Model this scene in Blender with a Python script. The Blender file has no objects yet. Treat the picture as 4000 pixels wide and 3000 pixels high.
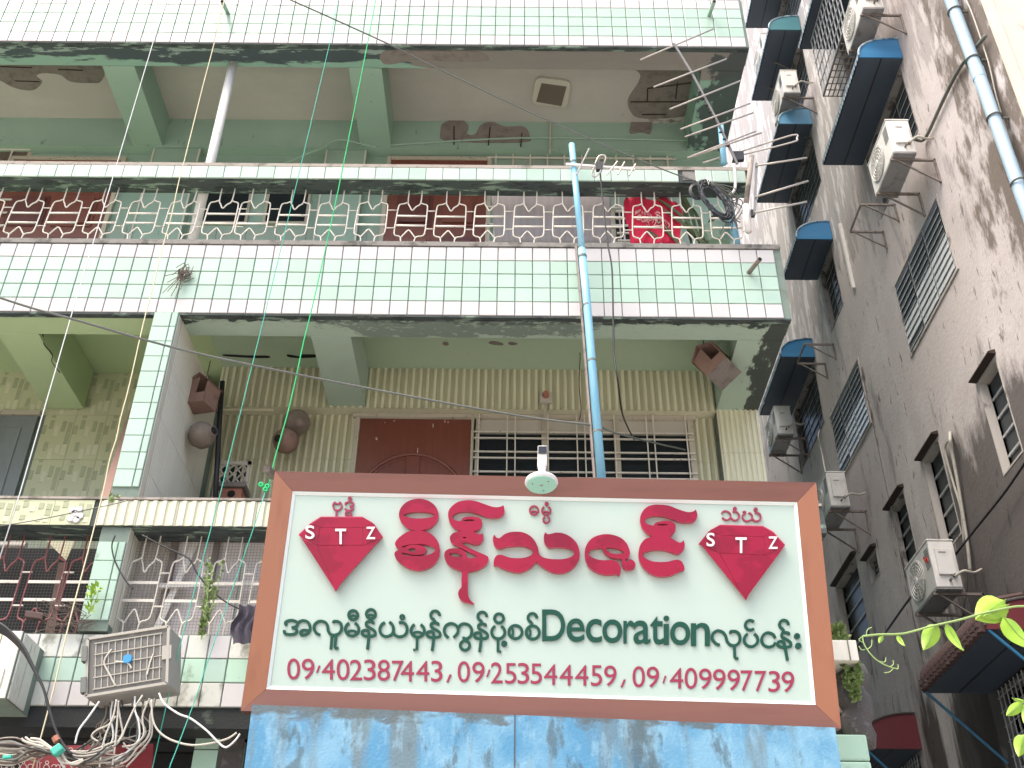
import bpy, math, random
from mathutils import Vector, Matrix
random.seed(7)
R = math.radians
scene = bpy.context.scene
col = scene.collection

# ---------------------------------------------------------------- camera
CAM = Vector((0, 0, 1.6))
RT = Vector((0.9999541, -0.0027248, 0.0091842))
UP = Vector((-0.0091389, -0.5588325, 0.8292302))
FW = Vector((-0.0028730, 0.8292761, 0.5588318))
F = 4223.6
cd = bpy.data.cameras.new('camera'); cam = bpy.data.objects.new('camera', cd); col.objects.link(cam)
m = Matrix.Identity(4)
for i in range(3):
    m[i][0] = RT[i]; m[i][1] = UP[i]; m[i][2] = -FW[i]; m[i][3] = CAM[i]
cam.matrix_world = m
cd.sensor_fit = 'HORIZONTAL'; cd.sensor_width = 36; cd.lens = F / 4000 * 36
cd.clip_start = 0.05; cd.clip_end = 600
scene.camera = cam

# ---------------------------------------------------------------- light
SUN_EL, SUN_AZ = 62, 232       # azimuth of the sun, clockwise from +Y
w = bpy.data.worlds.new('World'); scene.world = w; w.use_nodes = True
nt = w.node_tree; bg = nt.nodes['Background']
sky = nt.nodes.new('ShaderNodeTexSky'); sky.sky_type = 'NISHITA'; sky.sun_disc = False
sky.sun_elevation = R(SUN_EL); sky.sun_rotation = R(SUN_AZ); sky.dust_density = 6; sky.air_density = 1.0; sky.ozone_density = 0.6
nt.links.new(sky.outputs[0], bg.inputs[0]); bg.inputs[1].default_value = 0.15
sd = bpy.data.lights.new('sun', 'SUN'); sd.energy = 0.8; sd.angle = R(35); sd.color = (1, 0.95, 0.87)
sun = bpy.data.objects.new('sun', sd); col.objects.link(sun)
dv = Vector((math.sin(R(SUN_AZ)) * math.cos(R(SUN_EL)), math.cos(R(SUN_AZ)) * math.cos(R(SUN_EL)), math.sin(R(SUN_EL))))
sun.rotation_euler = dv.to_track_quat('Z', 'Y').to_euler(); sun.location = (0, -5, 30)
vs = scene.view_settings; vs.view_transform = 'Standard'; vs.look = 'None'; vs.gamma = 1; vs.use_curve_mapping = False
vs.exposure = 1.52

# ---------------------------------------------------------------- measuring helpers
def ray(x, y): return RT * (x - 2000) + UP * (1500 - y) + FW * F
def PY(x, y, Y=7.35): d = ray(x, y); return CAM + d * ((Y - CAM.y) / d.y)
def PX(x, y, X=5.2): d = ray(x, y); return CAM + d * ((X - CAM.x) / d.x)
def PZ(x, y, Z): d = ray(x, y); return CAM + d * ((Z - CAM.z) / d.z)

# ---------------------------------------------------------------- materials
def mk(name, base, rough=.7, layers=(), bump=0, bscale=60, metal=0, rnd=0, coat=0, spec=.5, wave=None):
    """layers: (colour, (sx,sy,sz) noise scale, threshold, softness, amount, masks) in world space;
    masks: list of (axis, a, b): 0 at a, 1 at b"""
    mt = bpy.data.materials.new(name); mt.use_nodes = True
    t = mt.node_tree; N = t.nodes; L = t.links; b = N['Principled BSDF']
    b.inputs['Roughness'].default_value = rough; b.inputs['Metallic'].default_value = metal
    b.inputs['Coat Weight'].default_value = coat; b.inputs['Specular IOR Level'].default_value = spec
    geo = N.new('ShaderNodeNewGeometry'); pos = geo.outputs['Position']
    sep = N.new('ShaderNodeSeparateXYZ'); L.new(pos, sep.inputs[0])
    cur = None
    def mixc(fac, c2):
        nonlocal cur
        mx = N.new('ShaderNodeMix'); mx.data_type = 'RGBA'
        if cur is None: mx.inputs[6].default_value = (*base, 1)
        else: L.new(cur, mx.inputs[6])
        if isinstance(c2, tuple): mx.inputs[7].default_value = (*c2, 1)
        else: L.new(c2, mx.inputs[7])
        if fac is not None: L.new(fac, mx.inputs[0])
        cur = mx.outputs[2]; return mx
    if wave:                                   # (colour, axis, frequency, duty)
        c2, ax, fr = wave
        mlt = N.new('ShaderNodeMath'); mlt.operation = 'MULTIPLY'; L.new(sep.outputs[ax], mlt.inputs[0]); mlt.inputs[1].default_value = fr
        sn = N.new('ShaderNodeMath'); sn.operation = 'SINE'; L.new(mlt.outputs[0], sn.inputs[0])
        r = N.new('ShaderNodeMapRange'); L.new(sn.outputs[0], r.inputs[0]); r.inputs[1].default_value = -.3; r.inputs[2].default_value = .3
        mixc(r.outputs[0], c2)
    for k, (c2, sc, thr, soft, amt, masks) in enumerate(layers):
        mp = N.new('ShaderNodeMapping'); L.new(pos, mp.inputs[0]); mp.inputs['Scale'].default_value = sc
        mp.inputs['Location'].default_value = (k * 3.7, k * 1.9, k * 5.3)
        nz = N.new('ShaderNodeTexNoise'); L.new(mp.outputs[0], nz.inputs[0]); nz.inputs['Scale'].default_value = 1
        nz.inputs['Detail'].default_value = 9; nz.inputs['Roughness'].default_value = .62
        val = nz.outputs[0]
        for (ax, a, b2) in masks:
            r = N.new('ShaderNodeMapRange'); L.new(sep.outputs[ax], r.inputs[0])
            r.inputs[1].default_value = a; r.inputs[2].default_value = b2; r.inputs[3].default_value = -.35; r.inputs[4].default_value = .15
            ad = N.new('ShaderNodeMath'); ad.operation = 'ADD'; L.new(val, ad.inputs[0]); L.new(r.outputs[0], ad.inputs[1]); val = ad.outputs[0]
        r = N.new('ShaderNodeMapRange'); L.new(val, r.inputs[0])
        r.inputs[1].default_value = thr; r.inputs[2].default_value = thr + soft; r.inputs[4].default_value = amt
        mixc(r.outputs[0], c2)
    if rnd:
        oi = N.new('ShaderNodeObjectInfo'); r = N.new('ShaderNodeMapRange'); L.new(oi.outputs['Random'], r.inputs[0])
        r.inputs[3].default_value = 1 - rnd; r.inputs[4].default_value = 1 + rnd * .3
        mx = N.new('ShaderNodeMix'); mx.data_type = 'RGBA'; mx.blend_type = 'MULTIPLY'; mx.inputs[0].default_value = 1
        if cur is None: mx.inputs[6].default_value = (*base, 1)
        else: L.new(cur, mx.inputs[6])
        L.new(r.outputs[0], mx.inputs[7]); cur = mx.outputs[2]
    if cur is not None: L.new(cur, b.inputs['Base Color'])
    else: b.inputs['Base Color'].default_value = (*base, 1)
    if bump:
        nz = N.new('ShaderNodeTexNoise'); L.new(pos, nz.inputs[0]); nz.inputs['Scale'].default_value = bscale; nz.inputs['Detail'].default_value = 6
        bp = N.new('ShaderNodeBump'); bp.inputs['Strength'].default_value = bump; bp.inputs['Distance'].default_value = .01
        L.new(nz.outputs[0], bp.inputs['Height']); L.new(bp.outputs[0], b.inputs['Normal'])
    return mt

MOLD = (.025, .035, .032)
M = {}
M['tile_white'] = mk('white_glazed_tile', (.53, .515, .50), .22, [((.62, .56, .48), (3, 3, 9), .62, .2, .35, ())], rnd=.07, bump=.04, bscale=8)
M['tile_mint'] = mk('mint_glazed_tile', (.38, .525, .43), .22, [((.43, .54, .47), (2, 2, 6), .5, .3, .6, ())], rnd=.09, bump=.04, bscale=8)
M['tile_dirty'] = mk('stained_tile', (.60, .62, .56), .45, [((.16, .16, .12), (7, 7, 4), .53, .12, .85, ()), ((.30, .28, .22), (25, 25, 14), .55, .2, .5, ())], rnd=.12)
M['tile_dirtymint'] = mk('stained_mint_tile', (.42, .62, .48), .45, [((.14, .17, .12), (7, 7, 4), .56, .12, .8, ())], rnd=.12)
M['grout'] = mk('grout', (.17, .22, .185), .9, [((.10, .10, .08), (5, 5, 5), .5, .2, .6, ())])
M['green'] = mk('green_paint', (.27, .39, .31), .6, [((.34, .47, .36), (1.2, 1.2, 1.2), .5, .25, .5, ()), ((.12, .16, .12), (16, 16, 5), .64, .06, .7, ())], bump=.1)
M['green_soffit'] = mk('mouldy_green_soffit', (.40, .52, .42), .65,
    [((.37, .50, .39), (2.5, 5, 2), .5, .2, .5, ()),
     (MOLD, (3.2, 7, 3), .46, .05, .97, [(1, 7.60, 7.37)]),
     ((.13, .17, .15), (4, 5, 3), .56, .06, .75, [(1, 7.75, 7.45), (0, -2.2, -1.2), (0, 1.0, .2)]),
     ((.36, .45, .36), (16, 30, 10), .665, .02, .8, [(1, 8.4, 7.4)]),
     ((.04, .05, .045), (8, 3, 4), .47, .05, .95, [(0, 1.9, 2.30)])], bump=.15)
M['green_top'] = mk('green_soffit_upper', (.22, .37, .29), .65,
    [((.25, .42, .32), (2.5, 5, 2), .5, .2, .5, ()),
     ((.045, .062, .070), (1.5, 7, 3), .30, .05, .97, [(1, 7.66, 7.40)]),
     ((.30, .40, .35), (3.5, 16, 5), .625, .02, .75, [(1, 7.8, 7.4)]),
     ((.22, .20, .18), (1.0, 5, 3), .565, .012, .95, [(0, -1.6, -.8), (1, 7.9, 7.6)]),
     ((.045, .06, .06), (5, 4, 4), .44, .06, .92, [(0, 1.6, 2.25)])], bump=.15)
M['ygreen'] = mk('yellow_green_paint', (.46, .59, .33), .6, [((.40, .53, .31), (.9, .9, .9), .5, .3, .6, ())], bump=.06)
M['slab_grey'] = mk('grey_ceiling_plaster', (.43, .405, .37), .8, [((.50, .475, .43), (1.3, 2, 1), .48, .2, .6, ()),
    ((.16, .14, .11), (14, 14, 5), .64, .08, .6, [(0, -.5, 1.8)]), ((.10, .085, .075), (6, 10, 3), .60, .04, .9, [(0, 1.0, 2.2)])], bump=.12)
M['slab_green'] = mk('green_ceiling_plaster', (.43, .555, .40), .75, [((.34, .48, .34), (1.2, 2, 1), .5, .25, .5, ()), ((.14, .17, .12), (18, 22, 5), .68, .03, .7, ())], bump=.1)
M['bare'] = mk('bare_concrete_patch', (.20, .175, .155), .95, [((.12, .10, .09), (9, 9, 9), .5, .15, .7, ()), ((.30, .28, .25), (22, 22, 22), .62, .1, .5, ())], bump=.6, bscale=40)
M['rebar'] = mk('rusty_rebar', (.035, .022, .018), .9)
M['concrete'] = mk('weathered_concrete', (.23, .22, .20), .9, [((.06, .06, .05), (8, 8, 8), .5, .15, .8, ()), ((.42, .40, .36), (14, 14, 14), .62, .1, .5, ())], bump=.4)
M['ledgecap'] = mk('ledge_capping', (.34, .30, .26), .85, [((.12, .11, .09), (6, 6, 6), .52, .12, .8, ())], bump=.3)
M['dark_soffit'] = mk('black_mould_soffit', (.05, .065, .062), .8, [((.20, .28, .22), (3, 16, 5), .55, .05, .9, ()), ((.02, .028, .03), (6, 20, 5), .52, .08, .9, ())], bump=.3)
M['rib'] = mk('ribbed_cream_tile', (.68, .67, .49), .38, [((.56, .55, .39), (25, 25, 1.5), .45, .25, .6, ()), ((.72, .71, .55), (30, 30, 120), .58, .1, .35, ())], rnd=.05)
M['rib_pale'] = mk('ribbed_pale_tile', (.70, .68, .58), .38, [((.56, .54, .44), (25, 25, 2), .5, .25, .6, ())], rnd=.05)
M['basket'] = mk('basket_pattern_tile', (.50, .52, .33), .4, [((.42, .45, .29), (3, 3, 3), .5, .25, .5, ())], rnd=.06)
M['basket_dark'] = mk('basket_pattern_inset', (.37, .40, .25), .4, rnd=.08)
M['basket_hi'] = mk('basket_pattern_pale_inset', (.58, .59, .42), .4, rnd=.05)
M['wood_door'] = mk('red_brown_door', (.18, .055, .036), .33, [((.22, .070, .045), (30, 30, 1.5), .5, .2, .7, ()), ((.055, .014, .012), (1.5, 2, 1.2), .5, .25, .4, ())], coat=.15)
M['wood_dark'] = mk('darker_door_panel', (.11, .032, .026), .35, [((.15, .045, .035), (30, 30, 1.5), .5, .2, .7, ())])
M['door_scuff'] = mk('pale_scuff', (.6, .5, .45), .8)
M['door_grey'] = mk('blue_grey_door', (.19, .22, .22), .5, [((.13, .15, .15), (5, 5, 1.5), .5, .2, .6, ())])
M['frame_cream'] = mk('cream_frame_paint', (.46, .42, .33), .55, [((.20, .15, .11), (20, 20, 20), .60, .08, .7, ())])
M['grille'] = mk('cream_grille_paint', (.66, .62, .54), .5, [((.24, .13, .08), (30, 30, 30), .62, .05, .85, ()), ((.45, .42, .36), (9, 9, 9), .5, .2, .5, ())], bump=.2, bscale=120)
M['grille_red'] = mk('red_grille_paint', (.22, .065, .065), .5, [((.45, .41, .37), (22, 22, 22), .60, .05, .8, ())])
M['mesh_wire'] = mk('rusty_mesh_wire', (.12, .11, .10), .7)
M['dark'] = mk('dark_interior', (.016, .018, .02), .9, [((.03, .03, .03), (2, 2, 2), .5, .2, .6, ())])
M['glass'] = mk('dark_window_glass', (.018, .022, .026), .12)
M['louvre_sky'] = mk('frosted_louvre_painted_sky', (.60, .63, .65), .15)  # pale lower blades: reflected sky painted into the glass colour
M['louvre_dark'] = mk('dark_louvre_glass', (.055, .065, .07), .35, rnd=.4, spec=.3)
M['alu'] = mk('grey_window_metal', (.40, .42, .43), .45, [((.24, .24, .25), (6, 6, 6), .5, .2, .6, ())])
M['pvc_blue'] = mk('blue_pvc_pipe', (.22, .50, .66), .35, [((.38, .62, .74), (12, 12, 1.2), .5, .2, .7, ()), ((.16, .22, .24), (20, 20, 6), .66, .05, .7, ())])
M['drain_blue'] = mk('pale_blue_drain_pipe', (.38, .52, .63), .4, [((.28, .40, .50), (10, 10, 1.2), .5, .2, .6, ()), ((.30, .32, .34), (20, 20, 6), .62, .08, .6, ())])
M['white_pvc'] = mk('white_pipe', (.72, .70, .66), .45, [((.40, .36, .31), (20, 20, 9), .58, .1, .5, ())])
M['black'] = mk('black_rubber', (.018, .018, .02), .5)
M['cable_grey'] = mk('grey_cable', (.13, .14, .125), .55)
M['coilblack'] = mk('black_cable_coil', (.022, .027, .033), .4)
M['wire_pale'] = mk('cream_wire', (.48, .455, .39), .6, [((.25, .23, .20), (14, 14, 14), .56, .15, .7, ())])
M['wire_old'] = mk('dusty_wire', (.30, .28, .24), .7)
M['rope_white'] = mk('white_rope', (.66, .68, .66), .8)
M['rope_cream'] = mk('cream_rope', (.66, .60, .40), .8)
M['rope_teal'] = mk('teal_rope', (.06, .42, .32), .8)
M['rope_green'] = mk('green_rope', (.02, .48, .16), .8)
M['alu_rod'] = mk('aluminium_rod', (.40, .375, .34), .4, [((.26, .23, .20), (9, 9, 9), .55, .15, .6, ())], metal=.3)
M['boom'] = mk('antenna_boom', (.22, .21, .20), .45, metal=.4)
M['plastic_grey'] = mk('grey_plastic', (.32, .32, .30), .6, [((.27, .26, .24), (6, 6, 6), .5, .2, .7, ())])
M['box_clear'] = mk('dusty_clear_lid', (.13, .125, .11), .5, [((.11, .105, .095), (12, 12, 12), .48, .15, .8, ()), ((.26, .245, .215), (8, 8, 20), .58, .1, .6, ())])
M['box_rib'] = mk('lid_rib', (.34, .325, .28), .55)
M['blue_dot'] = mk('blue_cap', (.03, .25, .55), .5)
M['ac'] = mk('off_white_casing', (.72, .71, .67), .45, [((.48, .45, .40), (5, 5, 3), .56, .15, .5, ())])
M['ac_under'] = mk('grey_casing_base', (.28, .28, .28), .6, [((.14, .13, .13), (8, 8, 8), .55, .1, .6, ())])
M['ac_fan'] = mk('fan_guard_grey', (.42, .42, .40), .6)
M['bracket'] = mk('rusty_bracket', (.20, .17, .15), .7, [((.06, .04, .035), (12, 12, 12), .52, .15, .8, ())])
M['red_print'] = mk('red_print', (.55, .06, .05), .6)
M['awn_dark'] = mk('navy_awning_sheet', (.055, .075, .105), .5, [((.08, .105, .14), (4, 1, 4), .5, .3, .5, ())])
M['awn_blue'] = mk('blue_awning_end', (.025, .17, .36), .45, [((.09, .28, .45), (1, 1, 9), .5, .3, .4, ())])
M['awn_teal'] = mk('teal_awning_end', (.05, .19, .22), .45, [((.11, .28, .30), (1, 1, 9), .5, .3, .5, ())])
M['awn_slate'] = mk('slate_blue_awning_end', (.12, .32, .50), .45, [((.25, .45, .60), (1, 1, 9), .5, .3, .5, ())])
M['awn_maroon'] = mk('maroon_awning_end', (.13, .022, .028), .45)
M['awn_roof'] = mk('brown_ridged_roofing', (.075, .042, .038), .75, [((.20, .155, .14), (9, 9, 9), .6, .1, .5, ())])
M['awn_edge'] = mk('faded_awning_edge', (.40, .52, .58), .6, [((.10, .13, .17), (10, 10, 10), .5, .1, .8, ())])
M['strut_blue'] = mk('blue_painted_strut', (.02, .16, .30), .5)
STAIN = (.045, .037, .034)
M['nwall'] = mk('stained_skylit_render', (.50, .455, .445), .92,
    [((.61, .565, .555), (1.1, 1.1, .6), .47, .16, .75, ()),
     ((.36, .31, .30), (1.0, 1.0, .8), .54, .14, .55, ()),
     ((.48, .455, .44), (5, 5, 3.5), .52, .12, .5, ()),
     (STAIN, (2.6, 2.6, .55), .575, .13, .72, ()),
     (STAIN, (10, 10, 3.2), .61, .06, .65, ()),
     (STAIN, (1.3, 1.3, .45), .565, .12, .85, [(2, 9.4, 7.4), (1, 15, 11)]),
     (STAIN, (1.0, 2.2, .30), .56, .10, .9, [(2, 7.6, 5.6)]),
     ((.10, .075, .055), (3.2, 3.2, 1.2), .53, .10, .85, [(1, 10.5, 8.3)]),
     ((.74, .72, .72), (3.2, 3.6, 1.1), .46, .14, .75, [(2, 11.6, 15), (1, 9.5, 13)]),  # paler far upper wall: sky light over the alley put into the colour
     ((.25, .22, .21), (5, 5, 1.2), .58, .06, .55, [(2, 11.0, 13)])], bump=.5, bscale=22)
M['nfront'] = mk('beige_render', (.60, .53, .45), .9, [((.74, .68, .60), (1, 1, .5), .5, .2, .6, ()), ((.36, .30, .25), (3, 3, 1), .6, .08, .6, ())], bump=.3, bscale=25)
M['reveal'] = mk('dirty_reveal', (.27, .25, .235), .9, [(STAIN, (6, 6, 3), .5, .1, .8, ())])
M['sill'] = mk('pale_window_surround', (.45, .42, .39), .85, [(STAIN, (5, 5, 3), .57, .08, .7, ())])
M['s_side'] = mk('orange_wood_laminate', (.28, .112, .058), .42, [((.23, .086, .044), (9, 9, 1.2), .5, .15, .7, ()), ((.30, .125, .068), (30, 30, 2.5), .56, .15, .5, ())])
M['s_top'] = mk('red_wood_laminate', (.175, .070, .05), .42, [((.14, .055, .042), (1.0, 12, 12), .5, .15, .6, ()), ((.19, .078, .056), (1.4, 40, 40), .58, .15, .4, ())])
M['s_panel'] = mk('pale_sign_panel', (.41, .51, .45), .45, [((.44, .51, .465), (1.2, 1, 1.2), .5, .3, .5, ())])
M['s_lip'] = mk('white_sign_trim', (.66, .72, .69), .3)
M['s_red'] = mk('crimson_acrylic', (.29, .004, .033), .10, [((.21, .002, .022), (3.5, 3, 5), .5, .04, .7, ())], spec=.35)
M['s_rededge'] = mk('pink_acrylic_edge', (.46, .05, .10), .35)
M['s_digit'] = mk('crimson_vinyl', (.27, .022, .06), .4)
M['s_green'] = mk('green_acrylic', (.010, .065, .043), .3, spec=.3)
M['white_acr'] = mk('white_acrylic_letter', (.68, .67, .67), .3)
M['bluewall'] = mk('weathered_blue_panel', (.06, .215, .36), .6,
    [((.16, .33, .45), (1.4, 1.2, 1.4), .46, .12, .85, ()), ((.11, .155, .165), (3.2, 2, .5), .50, .10, .85, ()),
     ((.20, .37, .48), (14, 14, 6), .52, .12, .55, ()), ((.045, .075, .085), (7, 6, 3.0), .56, .07, .7, ()), ((.07, .085, .085), (4, 6, 10), .50, .10, .85, [(2, 3.40, 3.66)]), ((.02, .22, .42), (2.2, 2, .9), .64, .04, .8, ())], bump=.3)
M['leaf'] = mk('lime_leaf', (.30, .50, .04), .45, [((.20, .40, .06), (30, 30, 30), .5, .2, .6, ())], rnd=.2)
M['leaf_dark'] = mk('dull_leaf', (.085, .12, .05), .55, rnd=.3)
M['leaf_pale'] = mk('pale_herb_leaf', (.22, .32, .10), .6, rnd=.35)
M['stem'] = mk('pale_stem', (.25, .36, .12), .6)
M['shirt'] = mk('crimson_cotton', (.60, .020, .065), .85, bump=.1)
M['shirt_print'] = mk('pale_pink_print', (.75, .45, .42), .8)
M['mat'] = mk('striped_mat', (.40, .38, .38), .85, [((.25, .33, .35), (2, 2, 6), .58, .1, .4, ())], wave=((.17, .15, .16), 0, 560))
M['mat2'] = mk('corrugated_sheet', (.58, .54, .49), .7, [((.30, .26, .23), (5, 5, 1.5), .5, .2, .6, ())])
M['sheet_pale'] = mk('pale_sheeting', (.72, .67, .66), .8, [((.42, .38, .37), (3, 3, 3), .5, .2, .6, ())])
M['cardboard'] = mk('brown_board', (.27, .17, .135), .85, [((.16, .10, .08), (12, 12, 12), .52, .15, .6, ())])
M['clay'] = mk('grey_clay', (.22, .18, .15), .8, [((.33, .27, .22), (9, 9, 9), .5, .2, .6, ())])
M['terracotta'] = mk('terracotta', (.36, .15, .10), .8)
M['dark_hole'] = mk('black_opening', (.01, .01, .01), .95)
M['lamp_frame'] = mk('cream_lamp_frame', (.50, .47, .40), .6)
M['lamp_panel'] = mk('brown_lamp_panel', (.13, .10, .078), .6)
M['mintdisc'] = mk('mint_lamp_disc', (.32, .62, .50), .4)
M['twig'] = mk('dry_twig', (.12, .09, .075), .9)
M['cloth_dark'] = mk('dark_rag', (.06, .055, .075), .9)
M['shopred'] = mk('maroon_shop_sign', (.20, .012, .016), .5)
M['shoptext'] = mk('dull_pink_lettering', (.50, .38, .34), .6)
M['mortar'] = mk('rough_mortar', (.085, .078, .075), .95, [((.22, .21, .20), (20, 20, 20), .55, .15, .7, ())], bump=1, bscale=30)
M['asphalt'] = mk('pale_road', (.42, .40, .37), .9, [((.22, .21, .20), (2, 2, 2), .5, .2, .6, ())], bump=.2)
M['tape'] = mk('teal_tape', (.06, .42, .32), .5)

# ---------------------------------------------------------------- object helpers
ORG = {}
def org(p): return ORG[p.name] if p is not None else Vector((0, 0, 0))
def link(o, parent=None, world=None):
    col.objects.link(o)
    wv = Vector(world) if world is not None else (org(parent) if parent is not None else Vector((0, 0, 0)))
    ORG[o.name] = wv
    if parent is not None:
        o.parent = parent; o.location = wv - org(parent)
    else: o.location = wv
    return o
def tag(o, label, cat, group=None, kind=None):
    if label: o['label'] = label
    if cat: o['category'] = cat
    if group: o['group'] = group
    if kind: o['kind'] = kind
    return o
def thing(name, label, cat, loc=(0, 0, 0), group=None):
    o = bpy.data.objects.new(name, None); o.empty_display_size = .1
    link(o, None, loc); return tag(o, label, cat, group)
def cr(pts, n=6, closed=False):
    """Catmull-Rom through points"""
    P = [Vector(p) for p in pts]; out = []; L = len(P)
    if L < 3 and not closed: return P
    rng = range(L if closed else L - 1)
    for i in rng:
        if closed: p0, p1, p2, p3 = P[i - 1], P[i], P[(i + 1) % L], P[(i + 2) % L]
        else: p0, p1, p2, p3 = P[max(i - 1, 0)], P[i], P[i + 1], P[min(i + 2, L - 1)]
        for k in range(n):
            t = k / n
            out.append(.5 * ((2 * p1) + (p2 - p0) * t + (2 * p0 - 5 * p1 + 4 * p2 - p3) * t * t + (3 * p1 - p0 - 3 * p2 + p3) * t ** 3))
    if not closed: out.append(P[-1])
    return out
class MB:
    def __init__(s): s.v = []; s.f = []; s.mi = []; s.cur = 0
    def add(s, vs, fs):
        o = len(s.v); s.v += [Vector(x) for x in vs]; s.f += [tuple(i + o for i in f) for f in fs]; s.mi += [s.cur] * len(fs); return s
    def box(s, x0, x1, y0, y1, z0, z1):
        if x0 > x1: x0, x1 = x1, x0
        if y0 > y1: y0, y1 = y1, y0
        if z0 > z1: z0, z1 = z1, z0
        return s.add([(x0, y0, z0), (x1, y0, z0), (x1, y1, z0), (x0, y1, z0), (x0, y0, z1), (x1, y0, z1), (x1, y1, z1), (x0, y1, z1)],
                     [(0, 3, 2, 1), (4, 5, 6, 7), (0, 1, 5, 4), (1, 2, 6, 5), (2, 3, 7, 6), (3, 0, 4, 7)])
    def hexa(s, a, b):                         # a: 4 points front (ccw seen from outside), b: 4 points behind
        return s.add(list(a) + list(b), [(0, 1, 2, 3), (7, 6, 5, 4), (0, 4, 5, 1), (1, 5, 6, 2), (2, 6, 7, 3), (3, 7, 4, 0)])
    def bar(s, a, b, wd, ht=None, up=(0, 0, 1)):
        a, b = Vector(a), Vector(b); ht = ht or wd; d = (b - a).normalized(); u = Vector(up)
        sd_ = d.cross(u); sd_ = sd_.normalized() if sd_.length > 1e-4 else Vector((1, 0, 0)); u = sd_.cross(d).normalized()
        sd_ *= wd / 2; u *= ht / 2
        return s.hexa([a - sd_ - u, a + sd_ - u, a + sd_ + u, a - sd_ + u], [b - sd_ - u, b + sd_ - u, b + sd_ + u, b - sd_ + u])
    def tube(s, pts, r, seg=6, closed=False, cap=True):
        P = [Vector(p) for p in pts]; n = len(P); rr = r if isinstance(r, (list, tuple)) else [r] * n
        prev = None; base = len(s.v); vs = []
        for i in range(n):
            if closed: d = P[(i + 1) % n] - P[i - 1]
            else: d = P[min(i + 1, n - 1)] - P[max(i - 1, 0)]
            d = d.normalized() if d.length > 1e-9 else Vector((0, 0, 1))
            if prev is None:
                u = d.orthogonal().normalized()
            else:
                u = prev - d * prev.dot(d); u = u.normalized() if u.length > 1e-6 else d.orthogonal().normalized()
            prev = u; v = d.cross(u)
            for k in range(seg):
                a = 2 * math.pi * k / seg
                vs.append(P[i] + (u * math.cos(a) + v * math.sin(a)) * rr[i])
        fs = []
        for i in range(n if closed else n - 1):
            j = (i + 1) % n
            for k in range(seg):
                k2 = (k + 1) % seg
                fs.append((i * seg + k, i * seg + k2, j * seg + k2, j * seg + k))
        if cap and not closed: fs += [tuple(reversed(range(seg))), tuple((n - 1) * seg + k for k in range(seg))]
        return s.add(vs, fs)
    def lathe(s, c, axis, prof, seg=20):       # prof: (distance along axis, radius)
        c = Vector(c); ax = Vector(axis).normalized(); u = ax.orthogonal().normalized(); v = ax.cross(u); vs = []; fs = []
        for (h, r) in prof:
            for k in range(seg):
                a = 2 * math.pi * k / seg; vs.append(c + ax * h + (u * math.cos(a) + v * math.sin(a)) * r)
        for i in range(len(prof) - 1):
            for k in range(seg):
                k2 = (k + 1) % seg; fs.append((i * seg + k, i * seg + k2, (i + 1) * seg + k2, (i + 1) * seg + k))
        fs += [tuple(reversed(range(seg))), tuple((len(prof) - 1) * seg + k for k in range(seg))]
        return s.add(vs, fs)
    def mesh(s, name, off=Vector((0, 0, 0))):
        me = bpy.data.meshes.new(name); me.from_pydata([tuple(v - off) for v in s.v], [], s.f); me.update(); return me
    def build(s, name, mat, parent=None, world=None, smooth=False, bevel=0, rel=False, kind=None, label=None):
        wv = Vector(world) if world is not None else org(parent)
        me = s.mesh(name, Vector((0, 0, 0)) if rel else wv)
        mats = mat if isinstance(mat, (list, tuple)) else [mat]
        for q in mats: me.materials.append(q)
        if len(mats) > 1:
            for p, i in zip(me.polygons, s.mi): p.material_index = i
        if smooth:
            for p in me.polygons: p.use_smooth = True
        o = bpy.data.objects.new(name, me); link(o, parent, wv)
        if bevel:
            b = o.modifiers.new('b', 'BEVEL'); b.width = bevel; b.segments = 2; b.limit_method = 'ANGLE'
        if kind: o['kind'] = kind
        if label: o['label'] = label
        return o
def B(name, mat, parent, x0, x1, y0, y1, z0, z1, **k): return MB().box(x0, x1, y0, y1, z0, z1).build(name, mat, parent, **k)
def inst(me, name, parent, world, rot=None, scale=None):
    o = bpy.data.objects.new(name, me); link(o, parent, world)
    if rot: o.rotation_euler = rot
    if scale: o.scale = scale
    return o
def flatpoly(loops, thick, fn, bulge=0):
    """2-D outlines with holes, extruded; fn maps (x, y, h) to a point"""
    cu = bpy.data.curves.new('tmp', 'CURVE'); cu.dimensions = '2D'; cu.fill_mode = 'BOTH'; cu.extrude = .5
    for lp in loops:
        sp = cu.splines.new('POLY'); sp.points.add(len(lp) - 1); sp.use_cyclic_u = True
        for i, p in enumerate(lp): sp.points[i].co = (p[0] / 100, p[1] / 100, 0, 1)
    ob = bpy.data.objects.new('tmp', cu); col.objects.link(ob)
    dg = bpy.context.evaluated_depsgraph_get(); me = ob.evaluated_get(dg).to_mesh()
    vs = [fn(v.co.x * 100, v.co.y * 100, (v.co.z + .5) * thick) for v in me.vertices]
    fs = [tuple(p.vertices) for p in me.polygons]
    ob.evaluated_get(dg).to_mesh_clear(); bpy.data.objects.remove(ob); bpy.data.curves.remove(cu)
    return vs, fs
_gl = {}
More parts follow.
